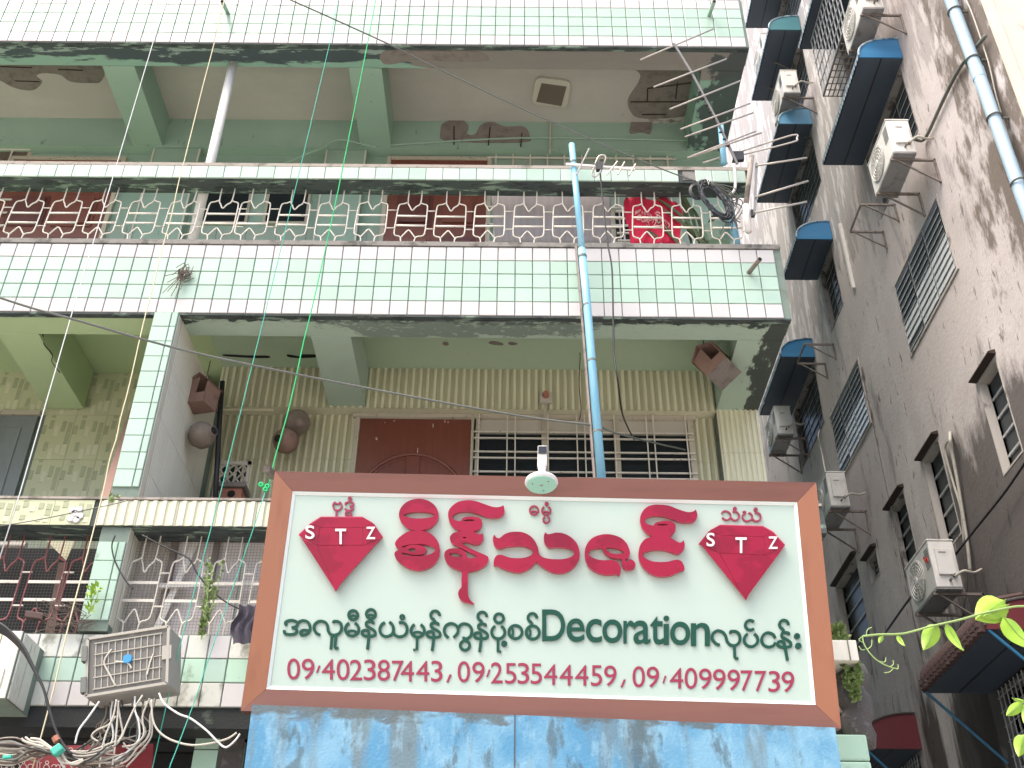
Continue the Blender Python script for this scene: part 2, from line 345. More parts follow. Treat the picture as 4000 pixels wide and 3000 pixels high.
def glyph(ch, off=0.0):
    if (ch, off) in _gl: return _gl[(ch, off)]
    cu = bpy.data.curves.new('tmp', 'FONT'); cu.body = ch; cu.size = 1; cu.extrude = .5; cu.offset = off; cu.resolution_u = 6
    ob = bpy.data.objects.new('tmp', cu); col.objects.link(ob)
    dg = bpy.context.evaluated_depsgraph_get(); me = ob.evaluated_get(dg).to_mesh()
    vs = [tuple(v.co) for v in me.vertices]; fs = [tuple(p.vertices) for p in me.polygons]
    ob.evaluated_get(dg).to_mesh_clear(); bpy.data.objects.remove(ob); bpy.data.curves.remove(cu)
    x0 = min(v[0] for v in vs); x1 = max(v[0] for v in vs); y0 = min(v[1] for v in vs); y1 = max(v[1] for v in vs)
    _gl[(ch, off)] = ([((v[0] - x0) / (x1 - x0), (v[1] - y0) / (y1 - y0), v[2] + .5) for v in vs], fs)
    return _gl[(ch, off)]
def ribbon(mb, pts, wd, thick, fn, closed=False, lift=0.0006):
    """flat stroke of width wd along 2-D points, slightly rising so it never overlaps itself in one plane"""
    P = [Vector((p[0], p[1])) for p in pts]; n = len(P); vs = []; fs = []
    for i in range(n):
        d = (P[(i + 1) % n] - P[i - 1]) if closed else (P[min(i + 1, n - 1)] - P[max(i - 1, 0)])
        d = d.normalized() if d.length > 1e-9 else Vector((1, 0)); nn = Vector((-d.y, d.x)) * wd / 2
        h = thick + lift * i / n
        a, b = P[i] + nn, P[i] - nn
        vs += [fn(a.x, a.y, 0), fn(a.x, a.y, h), fn(b.x, b.y, h), fn(b.x, b.y, 0)]
    for i in range(n if closed else n - 1):
        j = (i + 1) % n
        for k in range(3): fs.append((i * 4 + k, i * 4 + k + 1, j * 4 + k + 1, j * 4 + k))
    if not closed: fs += [(0, 1, 2, 3), tuple(4 * (n - 1) + k for k in (3, 2, 1, 0))]
    mb.add(vs, fs)
def circ(cx, cy, r, a0=0, a1=360, n=28, ry=None):
    ry = ry or r
    return [(cx + r * math.cos(R(a0 + (a1 - a0) * k / n)), cy + ry * math.sin(R(a0 + (a1 - a0) * k / n))) for k in range(n + (0 if abs(a1 - a0) == 360 else 1))]

# ================================================================ GROUND
g = MB().box(-40, 40, -40, 60, -.2, 0).build('ground', M['asphalt']); g['kind'] = 'structure'
# ================================================================ GREEN APARTMENT BUILDING
XL, XR = -7.2, 2.40; YF = 7.35; YB = 8.80; YW = 8.93
bld = thing('apartment_building', 'mint and white tiled apartment building with open balconies and mouldy green ceilings', 'building', (-2.4, 8.2, 0))
T = .1537
def tile_mesh(nm, mat, wx, hz, th=.012, bev=.004):
    a, b = wx / 2, hz / 2
    mb = MB(); mb.add([(-a, 0, -b), (a, 0, -b), (a, 0, b), (-a, 0, b), (-a, -th + .004, -b), (a, -th + .004, -b), (a, -th + .004, b), (-a, -th + .004, b),
                       (-a + bev, -th, -b + bev), (a - bev, -th, -b + bev), (a - bev, -th, b - bev), (-a + bev, -th, b - bev)],
                      [(0, 1, 5, 4), (1, 2, 6, 5), (2, 3, 7, 6), (3, 0, 4, 7), (4, 5, 9, 8), (5, 6, 10, 9), (6, 7, 11, 10), (7, 4, 8, 11), (8, 9, 10, 11)])
    me = mb.mesh(nm); me.materials.append(mat); return me
def jit(s=.006): return (random.uniform(-s, s) * 1.5, 0, random.uniform(-s, s))
def fascia(name, z0, phase, rows, x0, x1, tw=T, th=T, mats='wmmmw'):
    """rows of square tiles on a beam front"""
    f = B(name, M['grout'], bld, x0, x1, YF, YF + .24, z0, z0 + rows * th + .005)
    mw = {'w': tile_mesh('tile', M['tile_white'], tw - .0075, th - .0065), 'm': tile_mesh('tile', M['tile_mint'], tw - .0075, th - .0065),
          'd': tile_mesh('tile', M['tile_dirty'], tw - .007, th - .006), 'e': tile_mesh('tile', M['tile_dirtymint'], tw - .007, th - .006)}
    k0 = math.floor((x0 - phase) / tw)
    for r in range(rows):
        k = k0
        while True:
            c = phase + (k + .5) * tw; k += 1
            if c - tw / 2 < x0 - .02: continue
            if c + tw / 2 > x1 + .06: break
            mm = mats[r]
            if mm in 'wm' and rows == 3 and random.random() < .55: mm = {'w': 'd', 'm': 'e'}[mm]
            inst(mw[mm], 'tile', f, (c, YF - .0005, z0 + (r + .5) * th), jit())
    return f
Z3, Z2, Z1 = 3.87, 7.25, 10.79
XT = -5.75                                      # tiles are set out this far left, just past the frame
f1 = fascia('fascia_band', Z1, PY(1588, 165).x, 5, XT - .02, XR)
f2 = fascia('fascia_band', Z2, PY(2081, 1229).x, 5, -5.0, XR - .04)
f3 = fascia('fascia_band', Z3, PY(775, 2765).x, 3, -3.62, XR - .06, .150, .17, 'wmw')
# plain runs beyond the frame
B('fascia_return', M['tile_mint'], bld, XL - 3, XT - .03, YF, YF + .24, Z1, Z1 + 5 * T)
B('fascia_return', M['tile_mint'], bld, XL - 3, -5.01, YF, YF + .24, Z2, Z2 + 5 * T)
# drip edge: dark line under fascias
for z, xr in ((Z1, XR), (Z2, XR - .04)):
    B('drip_edge', M['dark_soffit'], bld, XL, xr - .005, YF - .006, YF + .05, z - .018, z - .001)
# slabs, front beams, cross beams, inner beams
def floor_set(zb, greenmat, slabmat, innermat, x0, x1, wallmat):
    B('front_beam', greenmat, bld, x0, x1, YF + .002, YF + .30, zb - .002, zb + .80)
    B('ceiling_slab', slabmat, bld, x0, x1, YF + .301, YW + .3, zb + .45, zb + .60)
    B('inner_beam', innermat, bld, x0, x1, YB, YW + .3, zb - .01, zb + .449)
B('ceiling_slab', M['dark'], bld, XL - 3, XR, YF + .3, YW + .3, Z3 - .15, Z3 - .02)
floor_set(Z1, M['green_top'], M['slab_grey'], M['green'], XL - 3, XR - .01, M['green'])
# lower floor is split between the two flats
B('front_beam', M['green_soffit'], bld, -2.90, XR - .05, YF + .002, YF + .31, Z2 - .002, Z2 + .76)
B('front_beam', M['ygreen'], bld, XL - 3, -2.901, YF + .002, YF + .31, Z2 - .002, Z2 + .76)
B('ceiling_slab', M['slab_green'], bld, -2.90, XR - .05, YF + .311, YW + .3, Z2 + .45, Z2 + .6)
B('ceiling_slab', M['ygreen'], bld, XL - 3, -2.901, YF + .311, YW + .3, Z2 + .45, Z2 + .6)
for zb, mt, mt0 in ((Z1, M['green'], M['green']), (Z2, M['green_soffit'], M['ygreen'])):
    for xa, xb in ((-1.80, -1.45), (-4.56 if zb == Z2 else -4.42, -4.20 if zb == Z2 else -4.08)):
        mm = mt0 if xa < -3 else mt
        B('cross_beam', mm, bld, xa, xb, YF + .31 if zb == Z2 else YF + .305, YB + .08, zb - .004, zb + .44)
B('cross_beam', M['green_top'], bld, 1.95, XR - .012, YF + .305, YW + .3, Z1 - .004, Z1 + .44)
B('cross_beam', M['green_soffit'], bld, 1.95, XR - .052, YF + .315, YW - .03, Z2 - .004, Z2 + .44)
# peeling paint: shallow bare patches on the ceilings
def patch(pts, fn, parent=bld, mat='bare', name='bare_patch', thick=.012):
    lp = [(p[0], p[1]) for p in cr([(x, y, 0) for x, y in pts], 5, True)]
    vs, fs = flatpoly([lp], thick, fn); mb = MB(); mb.add(vs, fs); return mb.build(name, M[mat], parent)
zc1 = Z1 + .45
def on_ceiling(z): return lambda x, y, h: PZ(x, y, z) + Vector((0, 0, -h * .5 - .001))
def on_wall(Y): return lambda x, y, h: PY(x, y, Y) + Vector((0, -h - .001, 0))
def r1(p): return (p[0] * .4973, p[1] * .4973)
patch([r1(p) for p in ((-60, 500), (780, 505), (822, 570), (790, 640), (730, 650), (560, 640), (470, 585), (330, 573), (285, 598), (330, 640), (290, 690), (230, 708), (110, 685), (0, 628), (-60, 600))], on_ceiling(zc1))
def r3(p): return (2000 + p[0] * .4973, p[1] * .4973)
patch([r3(p) for p in ((560, 490), (760, 535), (900, 522), (1003, 575), (985, 660), (910, 780), (935, 880), (1010, 925), (1230, 925), (1390, 890), (1420, 750), (1460, 640), (1400, 560), (1330, 520), (1000, 470))], on_ceiling(zc1))
def r2(p): return (1000 + p[0] * .4973, p[1] * .4973)
patch([r2(p) for p in ((1470, 975), (1590, 935), (1665, 990), (1655, 1055), (1720, 1060), (1770, 985), (1860, 965), (1960, 1000), (2100, 1000), (2150, 1070), (2100, 1120), (1600, 1118), (1460, 1095), (1450, 1040))], on_wall(YB))
patch([r3(p) for p in ((955, 940), (1085, 940), (1085, 1050), (1020, 1040), (930, 1050), (930, 1000))], on_wall(YB))
patch([r2(p) for p in ((975, 430), (1060, 390), (1300, 395), (1700, 400), (1820, 440), (1790, 480), (1500, 478), (1250, 470), (1080, 500), (1000, 495))], lambda x, y, h: PZ(x, y, Z1) + Vector((0, 0, -h * .4 - .003)))
for q in ((1555, 990, 1555, 1135), (1838, 1000, 1825, 1140), (2088, 1045, 2080, 1150)):
    a, b = r2(q[:2]), r2(q[2:]); MB().tube([PY(*a, YB - .016), PY(*b, YB - .016)], .008, 5).build('rebar', M['rebar'], bld)
for q in ((930, 800, 1420, 800), (1065, 695, 1410, 650), (1300, 650, 1285, 775), (1065, 700, 1063, 800), (1020, 900, 1210, 898)):
    a, b = r3(q[:2]), r3(q[2:]); MB().tube([PZ(*a, zc1 - .012), PZ(*b, zc1 - .012)], .008, 5).build('rebar', M['rebar'], bld)
for q in ((0, 523, 250, 533), (455, 545, 648, 553), (120, 636, 308, 641)):
    a, b = r1(q[:2]), r1(q[2:]); MB().tube([PZ(*a, zc1 - .012), PZ(*b, zc1 - .012)], .006, 5).build('rebar', M['rebar'], bld)
def r7(p): return (p[0] * .4973, 1200 + p[1] * .4973)
def r8(p): return (1000 + p[0] * .4973, 1200 + p[1] * .4973)
zc2 = Z2 + .45
for pts in (((250, 370), (350, 385), (360, 370), (470, 372), (470, 390), (350, 395), (260, 388)), ((-245, 370), (-60, 378), (90, 380), (95, 395), (-80, 392), (-240, 380)),
            ((1465, 285), (1490, 270), (1515, 288), (1490, 298)), ((1828, 278), (1860, 265), (1930, 280), (1940, 295), (1870, 292)), ((1980, 280), (2015, 272), (2055, 285), (2010, 296))):
    patch([r8(p) for p in pts], on_ceiling(zc2), mat='dark_hole' if pts[0][0] < 300 else 'bare', name='ceiling_crack')
for pts in (((330, 210), (350, 245), (345, 290), (410, 370), (405, 420), (465, 505), (470, 500), (412, 425), (416, 365), (352, 285), (345, 215)),):
    patch([r7(p) for p in pts], lambda x, y, h: PZ(x, y, Z2) + Vector((0, 0, -.006 - h)), mat='rebar', name='beam_crack', thick=.002)

# ledges (mid rails)
def ledge(name, z0, z1, x0, x1, dep):
    return B(name, M['dark_soffit'], bld, x0, x1, YF + .002, YF + dep, z0, z1)
l2 = ledge('ledge_rail', 8.85, 9.005, XT, 2.18, .20)
cap = B('capping', M['ledgecap'], l2, XT, 2.22, YF - .012, YF + .21, 9.006, 9.045)
lt = tile_mesh('tile', M['tile_mint'], .155, .150, .014)
ltw = tile_mesh('tile', mk('pale_mint_tile', (.44, .55, .47), .25, rnd=.1), .155, .150, .014)
x = PY(1597, 700).x - .1585 * 40
while x < 2.05:
    if x > XT:
        px = 2000 + F * (x / 9.9)
        if not (1.52 < x + .079 < 1.72): inst(ltw if random.random() < .6 else lt, 'tile', l2, (x + .079, YF + .001, 8.927), jit(.012))
    x += .1585
MB().box(1.56, 1.72, YF - .004, YF, 8.88, 8.99).build('broken_patch', M['concrete'], l2)
B('capping', M['concrete'], bld, XL, 2.36, YF - .02, YF + .16, Z2 + 5 * T + .006, Z2 + 5 * T + .055)
# thin white pillar
MB().tube([(-3.02, 7.62, 8.05), (-3.02, 7.62, Z1)], .047, 16).build('round_post', M['white_pvc'], bld, smooth=True)
# upper back wall, doors, windows
B('back_wall', M['green'], bld, XL - 3, XR - .02, YW, YW + .25, Z2 + .6, Z1 - .011)
up_g = mk('dull_green_dado', (.30, .38, .31), .6, [((.22, .29, .24), (2, 2, 2), .5, .2, .5, ())])
M['dado'] = up_g
zt = PY(1000, 893, YW).z
for i in range(24):                              # grey-green dado tiles low on the wall
    xa = -5.6 + i * .33
    B('dado_panel', up_g, bld, xa, xa + .325, YW - .012, YW - .001, Z2 + .62, zt)
def door(x0p, x1p, ytop, yb, parent, Y, ztop=None, arch=True, mat='wood_door'):
    a = PY(x0p, ytop, Y); b = PY(x1p, ytop, Y); z1 = a.z; z0 = z1 - 2.05
    fr = MB(); fw = .05
    fr.box(a.x - fw, a.x, Y - .05, Y - .002, z0, z1 + fw).box(b.x, b.x + fw, Y - .05, Y - .002, z0, z1 + fw).box(a.x, b.x, Y - .05, Y - .002, z1, z1 + fw)
    o = fr.build('door_frame', M['frame_cream'], parent, bevel=.004)
    d = B('door', M[mat], parent, a.x + .004, b.x - .004, Y - .035, Y - .003, z0, z1 - .004)
    return d, a.x, b.x, z0, z1
def raised(d, pts, Y, r=.012, mat='wood_door', nm='moulding'):
    MB().tube([(p[0], Y, p[1]) for p in pts], r, 6).build(nm, M[mat], d, smooth=True)
# upper doors (brown, panelled)
for x0p, x1p in ((60, 480), (1530, 1905)):
    d, a, b, z0, z1 = door(x0p, x1p, 632, 960, bld, YW)
    wd = b - a
    for cx0, cx1 in ((.10, .46), (.54, .90)):
        for pz0, pz1 in ((.08, .42), (.50, .72), (.78, .93)):
            mb = MB(); X0, X1 = a + cx0 * wd, a + cx1 * wd; Za, Zb = z0 + pz0 * 2.05, z0 + pz1 * 2.05
            mb.box(X0, X1, YW - .050, YW - .036, Za, Zb); mb.box(X0 + .035, X1 - .035, YW - .075, YW - .0505, Za + .035, Zb - .035)
            mb.build('door_panel', M['wood_dark'] if (pz0 + cx0 > .55) == (pz0 + cx0 < .9) else M['wood_door'], d, bevel=.008)
# black panes on the upper wall
for x0p, x1p in ((815, 955), (1055, 1190)):
    a = PY(x0p, 775, YW); b = PY(x1p, 872, YW)
    w_ = B('window', M['frame_cream'], bld, a.x - .03, b.x + .03, YW - .03, YW - .002, b.z - .03, a.z + .25)
    B('pane', M['glass'], w_, a.x, b.x, YW - .037, YW - .031, b.z, a.z + .22)
# pilasters on upper wall
for x0p, x1p in ((592, 778), (1270, 1430)):
    a = PY(x0p, 620, YW - .1); b = PY(x1p, 620, YW - .1)
    B('pilaster', M['green'], bld, a.x, b.x, YW - .11, YW - .001, Z2 + .62, Z1 - .02)
    for xx in (a.x, b.x - .02): B('pilaster_trim', M['grille'], bld, xx, xx + .018, YW - .122, YW - .112, Z2 + .62, Z1 - .03)
# transom grilles above upper openings
def bars(parent, x0, x1, z0, z1, Y, nv, nh, mat='grille', r=.008, name='bar'):
    for i in range(nv):
        xx = x0 + (x1 - x0) * (i + .5) / nv
        MB().box(xx - r, xx + r, Y - r, Y + r, z0, z1).build(name, M[mat], parent)
    for j in range(nh):
        zz = z0 + (z1 - z0) * (j + .5) / nh
        MB().box(x0, x1, Y - r * 3 - .001, Y - r - .001, zz - r, zz + r).build(name, M[mat], parent)
a = PY(1905, 600, YW); b = PY(2640, 650, YW)
tw_ = B('window', M['green'], bld, a.x, b.x, YW - .02, YW - .003, 9.3, a.z)
MB().box(a.x + .2, b.x - .02, YW - .026, YW - .021, 9.45, a.z - .05).build('pane', M['dado'], tw_)
bars(tw_, a.x, b.x, 9.3, a.z, YW - .05, 11, 6)
a = PY(-150, 575, YW); b = PY(110, 650, YW)
tw2 = B('window', M['frame_cream'], bld, a.x, b.x, YW - .02, YW - .003, 9.2, a.z)
MB().box(a.x, b.x - .05, YW - .026, YW - .021, 9.3, a.z - .05).build('pane', M['lamp_panel'], tw2)
bars(tw2, a.x, b.x, 9.3, a.z, YW - .05, 2, 8)
# upper right window with dark opening and bars, behind t-shirt
a = PY(2395, 735, YW); b = PY(2640, 960, YW)
w3 = B('window', M['frame_cream'], bld, a.x - .08, b.x + .08, YW - .03, YW - .002, 8.35, 9.95)
B('pane', M['dark'], w3, a.x, b.x, YW - .04, YW - .031, 8.4, 9.9)
bars(w3, a.x, b.x, 8.4, 9.9, YW - .10, 4, 14, r=.009)
# conduits along inner beam (upper)
def tubep(name, pts, Y, r, mat, parent=bld, seg=6, n=5, smooth=True):
    P = [PY(p[0], p[1], (p[2] if len(p) > 2 else Y)) for p in pts]
    return MB().tube(cr(P, n), r, seg).build(name, M[mat], parent, smooth=smooth)
def bxs(name, mat, quad, Y, dep, parent=bld, **k):
    P = [PY(px, py, Y) for px, py in quad]                     # TL TR BR BL
    F_ = [P[3], P[2], P[1], P[0]]
    return MB().hexa(F_, [p + Vector((0, dep, 0)) for p in F_]).build(name, M[mat], parent, **k)
tubep('conduit', [(1470, 572), (1690, 556), (2100, 538), (2700, 549), (2740, 545)], YB - .02, .012, 'green')
tubep('conduit', [(2740, 545), (2800, 590), (2840, 640)], YB - .02, .012, 'green')
tubep('conduit', [(1070, 655), (1240, 585), (1325, 545), (1420, 565), (1475, 575)], YB - .15, .013, 'green')
tubep('conduit', [(2150, 420), (2150, 470), (2148, 600)], YB - .02, .012, 'frame_cream')
# ---- lower floor back walls: ribbed tiles
def rib_mesh(mat, wd=.282, ht=.5, n=4, dep=.018, mat2=None):
    mb = MB(); p = wd / n; prof = [(-wd / 2, 0)]
    for i in range(n):
        x0 = -wd / 2 + i * p
        prof += [(x0 + .002, -.003), (x0 + p * .30, -.006), (x0 + p * .44, -dep), (x0 + p * .74, -dep), (x0 + p * .86, -.005), (x0 + p - .001, -.002)]
    prof += [(wd / 2, 0)]
    vs = []; h = ht / 2 - .002
    for (x_, y_) in prof: vs += [(x_, y_, -h), (x_, y_, h)]
    fs = [(2 * i, 2 * i + 2, 2 * i + 3, 2 * i + 1) for i in range(len(prof) - 1)]
    fs += [tuple(reversed([2 * i for i in range(len(prof))][::-1])), tuple([2 * i + 1 for i in range(len(prof))][::-1])]
    mb.add(vs, fs); me = mb.mesh('wall_tile'); me.materials.append(mat); me.materials.append(mat2 or mat)
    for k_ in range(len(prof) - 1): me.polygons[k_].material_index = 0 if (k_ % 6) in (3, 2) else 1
    return me
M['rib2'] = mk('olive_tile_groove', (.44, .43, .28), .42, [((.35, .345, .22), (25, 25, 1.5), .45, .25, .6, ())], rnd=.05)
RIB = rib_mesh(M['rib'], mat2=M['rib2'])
def rib_wall(parent, x0, x1, z0, z1, Y, axis='x', ht=.5, me=None, wd=.282, holes=(), sgn=1):
    nx = max(1, round((x1 - x0) / wd)); nz = max(1, math.ceil((z1 - z0) / ht)); sx = (x1 - x0) / nx / wd
    for i in range(nx):
        for j in range(nz):
            zz1 = z1 - j * ht; zz0 = max(z0, zz1 - ht); c = x0 + (i + .5) * (x1 - x0) / nx
            if any(hx0 < c < hx1 and zz0 > hz0 - .3 and (zz0 + zz1) / 2 < hz1 for hx0, hx1, hz0, hz1 in holes): continue
            if axis == 'x': o = inst(me or RIB, 'wall_tile', parent, (c, Y, (zz0 + zz1) / 2), None, (sx, 1, (zz1 - zz0) / ht))
            else: o = inst(me or RIB, 'wall_tile', parent, (Y, c, (zz0 + zz1) / 2), (0, 0, R(90)), (sx, 1, (zz1 - zz0) / ht))
zl = PY(1800, 1600, YB).z
iw = B('inner_beam', M['rib'], bld, -2.90, 1.94, YB, YW + .3, zl + .002, Z2 + .449)
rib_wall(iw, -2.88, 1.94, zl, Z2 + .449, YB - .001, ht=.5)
zdoor = PY(1600, 1638, YW - .02).z
bw = B('back_wall', M['grout'], bld, -2.90, XR - .06, YW, YW + .25, Z3, zl - .002)
dx0, dx1 = PY(1400, 1640, YW).x, PY(2695, 1640, YW).x
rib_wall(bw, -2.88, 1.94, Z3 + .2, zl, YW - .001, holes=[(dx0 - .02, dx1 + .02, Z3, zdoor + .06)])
# timber head above openings
B('lintel_board', M['frame_cream'], bld, dx0 - .05, dx1 + .05, YW - .06, YW - .016, zdoor + .003, zl - .004)
ep = B('end_pier', M['grout'], bld, 1.945, XR - .055, YB + .001, YW + .24, Z3, Z2 + .02)
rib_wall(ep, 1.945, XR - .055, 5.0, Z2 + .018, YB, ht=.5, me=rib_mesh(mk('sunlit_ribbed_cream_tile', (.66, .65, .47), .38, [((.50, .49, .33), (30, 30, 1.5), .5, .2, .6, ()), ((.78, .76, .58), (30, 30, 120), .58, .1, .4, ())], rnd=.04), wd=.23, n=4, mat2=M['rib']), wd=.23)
# lower door
d, a, b, z0, z1 = door(1410, 1842, 1642, 1850, bld, YW)
Yd = YW - .036; cx = (a + b) / 2; cz = z1 - .98
fan = lambda rad, a0, a1: [(cx + rad * math.cos(R(a0 + (a1 - a0) * k / 18)), cz + rad * 1.12 * math.sin(R(a0 + (a1 - a0) * k / 18))) for k in range(19)]
for rad in (.15, .27, .52): raised(d, fan(rad, 0, 180), Yd, .019)
for rad in (.19, .30, .48): raised(d, fan(rad, 8, 80), Yd, .007); raised(d, fan(rad, 100, 172), Yd, .007)
MB().box(cx - .065, cx + .065, Yd - .014, Yd, cz + .25, cz + .56).build('door_rib', M['wood_door'], d, bevel=.006)
for (sx, sz, lx, lz) in ((1470, 1708, .012, .02), (1472, 1715, .02, .008), (1503, 1649, .008, .008), (1540, 1643, .02, .006), (1692, 1655, .008, .04), (1750, 1647, .012, .012), (1632, 1750, .006, .07), (1738, 1640, .008, .03)):
    q = PY(sx, sz, YW - .04); MB().box(q.x - lx / 2, q.x + lx / 2, YW - .040, YW - .0355, q.z - lz, q.z).build('scuff', M['door_scuff'], d)
# lower window: three lights with bar grille
a = PY(1862, 1645, YW); b = PY(2690, 1645, YW)
win = MB(); zt_ = a.z; zb_ = a.z - 1.5
win.box(a.x - .03, b.x + .03, YW - .05, YW - .002, zt_, zt_ + .05)
xs = [a.x, PY(2125, 1645, YW).x, PY(2403, 1645, YW).x, b.x]
for q in xs: win.box(q - .025, q + .03, YW - .05, YW - .002, zb_, zt_ - .001)
win = win.build('window', M['frame_cream'], bld, bevel=.003)
for i in range(3): B('pane', M['glass'], win, xs[i] + .031, xs[i + 1] - .026, YW - .012, YW - .006, zb_, zt_ - .16); B('blind', M['lamp_frame'], win, xs[i] + .031, xs[i + 1] - .026, YW - .026, YW - .014, zt_ - .155, zt_ - .001)
for yy in (1690, 1714, 1767, 1791, 1845, 1868, 1920): 
    z = PY(2200, yy, YW - .07).z; MB().box(a.x - .02, b.x + .02, YW - .078, YW - .062, z - .007, z + .007).build('bar', M['grille'], win)
for xx in (1872, 1982, 2013, 2140, 2252, 2283, 2398, 2523, 2551, 2676):
    q = PY(xx, 1640, YW - .085).x; MB().box(q - .0055, q + .0055, YW - .094, YW - .079, zb_, zt_ + .03).build('bar', M['grille'], win)
# vent block window, left of ribbed wall
a = PY(855, 1808, YW); b = PY(985, 1808, YW)
vent = MB(); z1 = a.z; z0 = z1 - .75
vent.box(a.x, b.x, YW - .04, YW - .016, z1 - .04, z1).box(a.x, a.x + .03, YW - .04, YW - .016, z0, z1).box(b.x - .03, b.x, YW - .04, YW - .016, z0, z1)
vw = vent.build('window', M['grille'], bld); B('pane', M['dark'], vw, a.x + .03, b.x - .03, YW - .015, YW - .006, z0, z1 - .04)
vm = MB(); n = 3
for i in range(n):
    for j in range(7):
        cx_ = a.x + .03 + (b.x - a.x - .06) * (i + .5) / n; cz_ = z1 - .09 - j * .1; hx, hz = (b.x - a.x - .06) / n / 2, .05
        for (p, q) in (((-1, 0), (0, 1)), ((0, 1), (1, 0)), ((1, 0), (0, -1)), ((0, -1), (-1, 0))):
            vm.bar((cx_ + p[0] * hx, YW - .03 - .001 * (i + j), cz_ + p[1] * hz), (cx_ + q[0] * hx, YW - .03 - .001 * (i + j), cz_ + q[1] * hz), .012, .018, (0, 1, 0))
vm.build('lattice', M['grille'], vw)
# second lintel box on the recessed bay at far left of ribbed wall
q0, q1 = PY(830, 1612, YW - .06), PY(1070, 1612, YW - .06)
hd = B('inner_beam', M['rib'], bld, -2.89, q1.x, YW - .10, YW - .017, q0.z, zl + .02)
# ---- partition wall between flats, with tiled pillar in front
pw = B('partition_wall', M['grout'], bld, -3.07, -2.885, YF + .07, YW, Z3, Z2 - .003)
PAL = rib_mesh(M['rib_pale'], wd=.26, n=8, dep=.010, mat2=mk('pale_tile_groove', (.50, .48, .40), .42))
for i in range(5):
    for j in range(6):
        zz = Z2 - .25 - j * .5
        if zz < Z3 + .2: continue
        inst(PAL, 'wall_tile', pw, (-2.884, YF + .10 + (i + .5) * .265, zz), (0, 0, R(90)), (1.015, 1, 1))
pl = B('pillar', M['grout'], bld, -3.085, -2.872, YF - .02, YF + .069, 4.40, Z2 - .004)
pt = tile_mesh('tile', M['tile_mint'], .146, .150); pt2 = tile_mesh('tile', M['tile_mint'], .05, .150); ptd = tile_mesh('tile', M['tile_dirtymint'], .146, .150)
for j in range(21):
    zz = Z2 - .085 - j * .1537
    if zz < 4.48 or 5.13 < zz < 5.50: continue
    lowz = zz < 5.25
    inst(ptd if (lowz and random.random() < .4) else pt, 'tile', pl, (-3.008, YF - .021, zz), jit()); inst(pt2, 'tile', pl, (-2.903, YF - .021, zz), jit())
MB().add([(-2.8715, YF - .019, 4.45), (-2.8715, YF + .068, 4.45), (-2.8715, YF + .068, Z2 - .03), (-2.8715, YF - .019, Z2 - .03), (-2.869, YF - .017, 4.45), (-2.869, YF + .066, 4.45), (-2.869, YF + .066, Z2 - .03), (-2.869, YF - .017, Z2 - .03)], [(4, 5, 6, 7), (0, 1, 5, 4), (1, 2, 6, 5), (2, 3, 7, 6), (3, 0, 4, 7)]).build('plaster_edge', M['rib_pale'], pl)
# left flat: basket tile wall + ceiling done, grey door
def basket():
    wd, ht = .30, .5; mb = MB(); mb.box(-wd / 2 + .0015, wd / 2 - .0015, -.006, 0, -ht / 2 + .0015, ht / 2 - .0015)
    rnd = random.Random(4)
    for i in range(5):
        for j in range(4):
            if rnd.random() < .25: continue
            mb.cur = 1 if rnd.random() < .62 else 2
            x0 = -wd / 2 + i * .06 + .002; z0 = -ht / 2 + j * .125 + (.03, .09, .0, .06, .045)[i] + .002; z1 = min(z0 + rnd.choice((.10, .12)), ht / 2 - .002)
            mb.add([(x0, -.0065, z0), (x0 + .042, -.0065, z0), (x0 + .042, -.0065, z1), (x0, -.0065, z1), (x0 + .004, -.012, z0 + .003), (x0 + .039, -.008, z0 + .003), (x0 + .039, -.008, z1 - .003), (x0 + .004, -.012, z1 - .003)],
                   [(4, 5, 6, 7), (0, 1, 5, 4), (1, 2, 6, 5), (2, 3, 7, 6), (3, 0, 4, 7)])
    me = mb.mesh('wall_tile')
    for q in ('basket', 'basket_dark', 'basket_hi'): me.materials.append(M[q])
    for p, i in zip(me.polygons, mb.mi): p.material_index = i
    return me
BK = basket()
bwl = B('back_wall', M['grout'], bld, XL - 3, -3.071, YW, YW + .25, Z3, Z2 + .449)
gd0 = PY(-260, 1635, YW).x; gd1 = PY(155, 1635, YW); 
for i in range(9):
    for j in range(7):
        c = -3.22 - i * .30; zz = Z2 + .20 - j * .5
        if zz < Z3 + .2: continue
        if c < gd1.x + .06 and zz < gd1.z + .15: continue
        inst(BK, 'wall_tile', bwl, (c, YW - .001, zz))
dd = MB().box(gd0, gd1.x, YW - .05, YW - .003, gd1.z - 2.1, gd1.z).build('door', M['door_grey'], bld)
MB().box(gd0 + .2, gd1.x - .12, YW - .06, YW - .051, gd1.z - 1.9, gd1.z - .14).build('door_panel', M['door_grey'], dd, bevel=.008)
MB().box(gd0, gd1.x + .02, YW - .07, YW - .016, gd1.z + .004, gd1.z + .05).build('lintel_board', M['frame_cream'], bld)
# lower ledge
l3 = B('ledge_rail', M['dark_soffit'], bld, XL, XR - .06, YF - .040, YF + .22, 5.21, 5.43)
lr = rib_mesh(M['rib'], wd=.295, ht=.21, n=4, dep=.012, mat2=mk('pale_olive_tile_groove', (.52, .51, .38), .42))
x0 = PY(385, 2000).x + .02
for i in range(18): inst(lr, 'tile', l3, (x0 + (i + .5) * .297, YF - .041, 5.32))
for i in range(6):
    o = inst(BK, 'tile', l3, (x0 - .045 - .15 - i * .30, YF - .041, 5.32), None, (1, 1, .42))
B('capping', M['ledgecap'], l3, XL, XR - .07, YF - .055, YF + .23, 5.431, 5.450)
sp = MB()
for (px, py) in ((535, 1992), (550, 2005), (585, 1990), (520, 2025), (562, 2030), (590, 2015)):
    q = PY(px * .53, py, YF - .055); sp.lathe(q, (0, -1, 0), [(0, .03), (.006, .026)], 10)
sp.build('plaster_blob', M['tile_white'], l3)
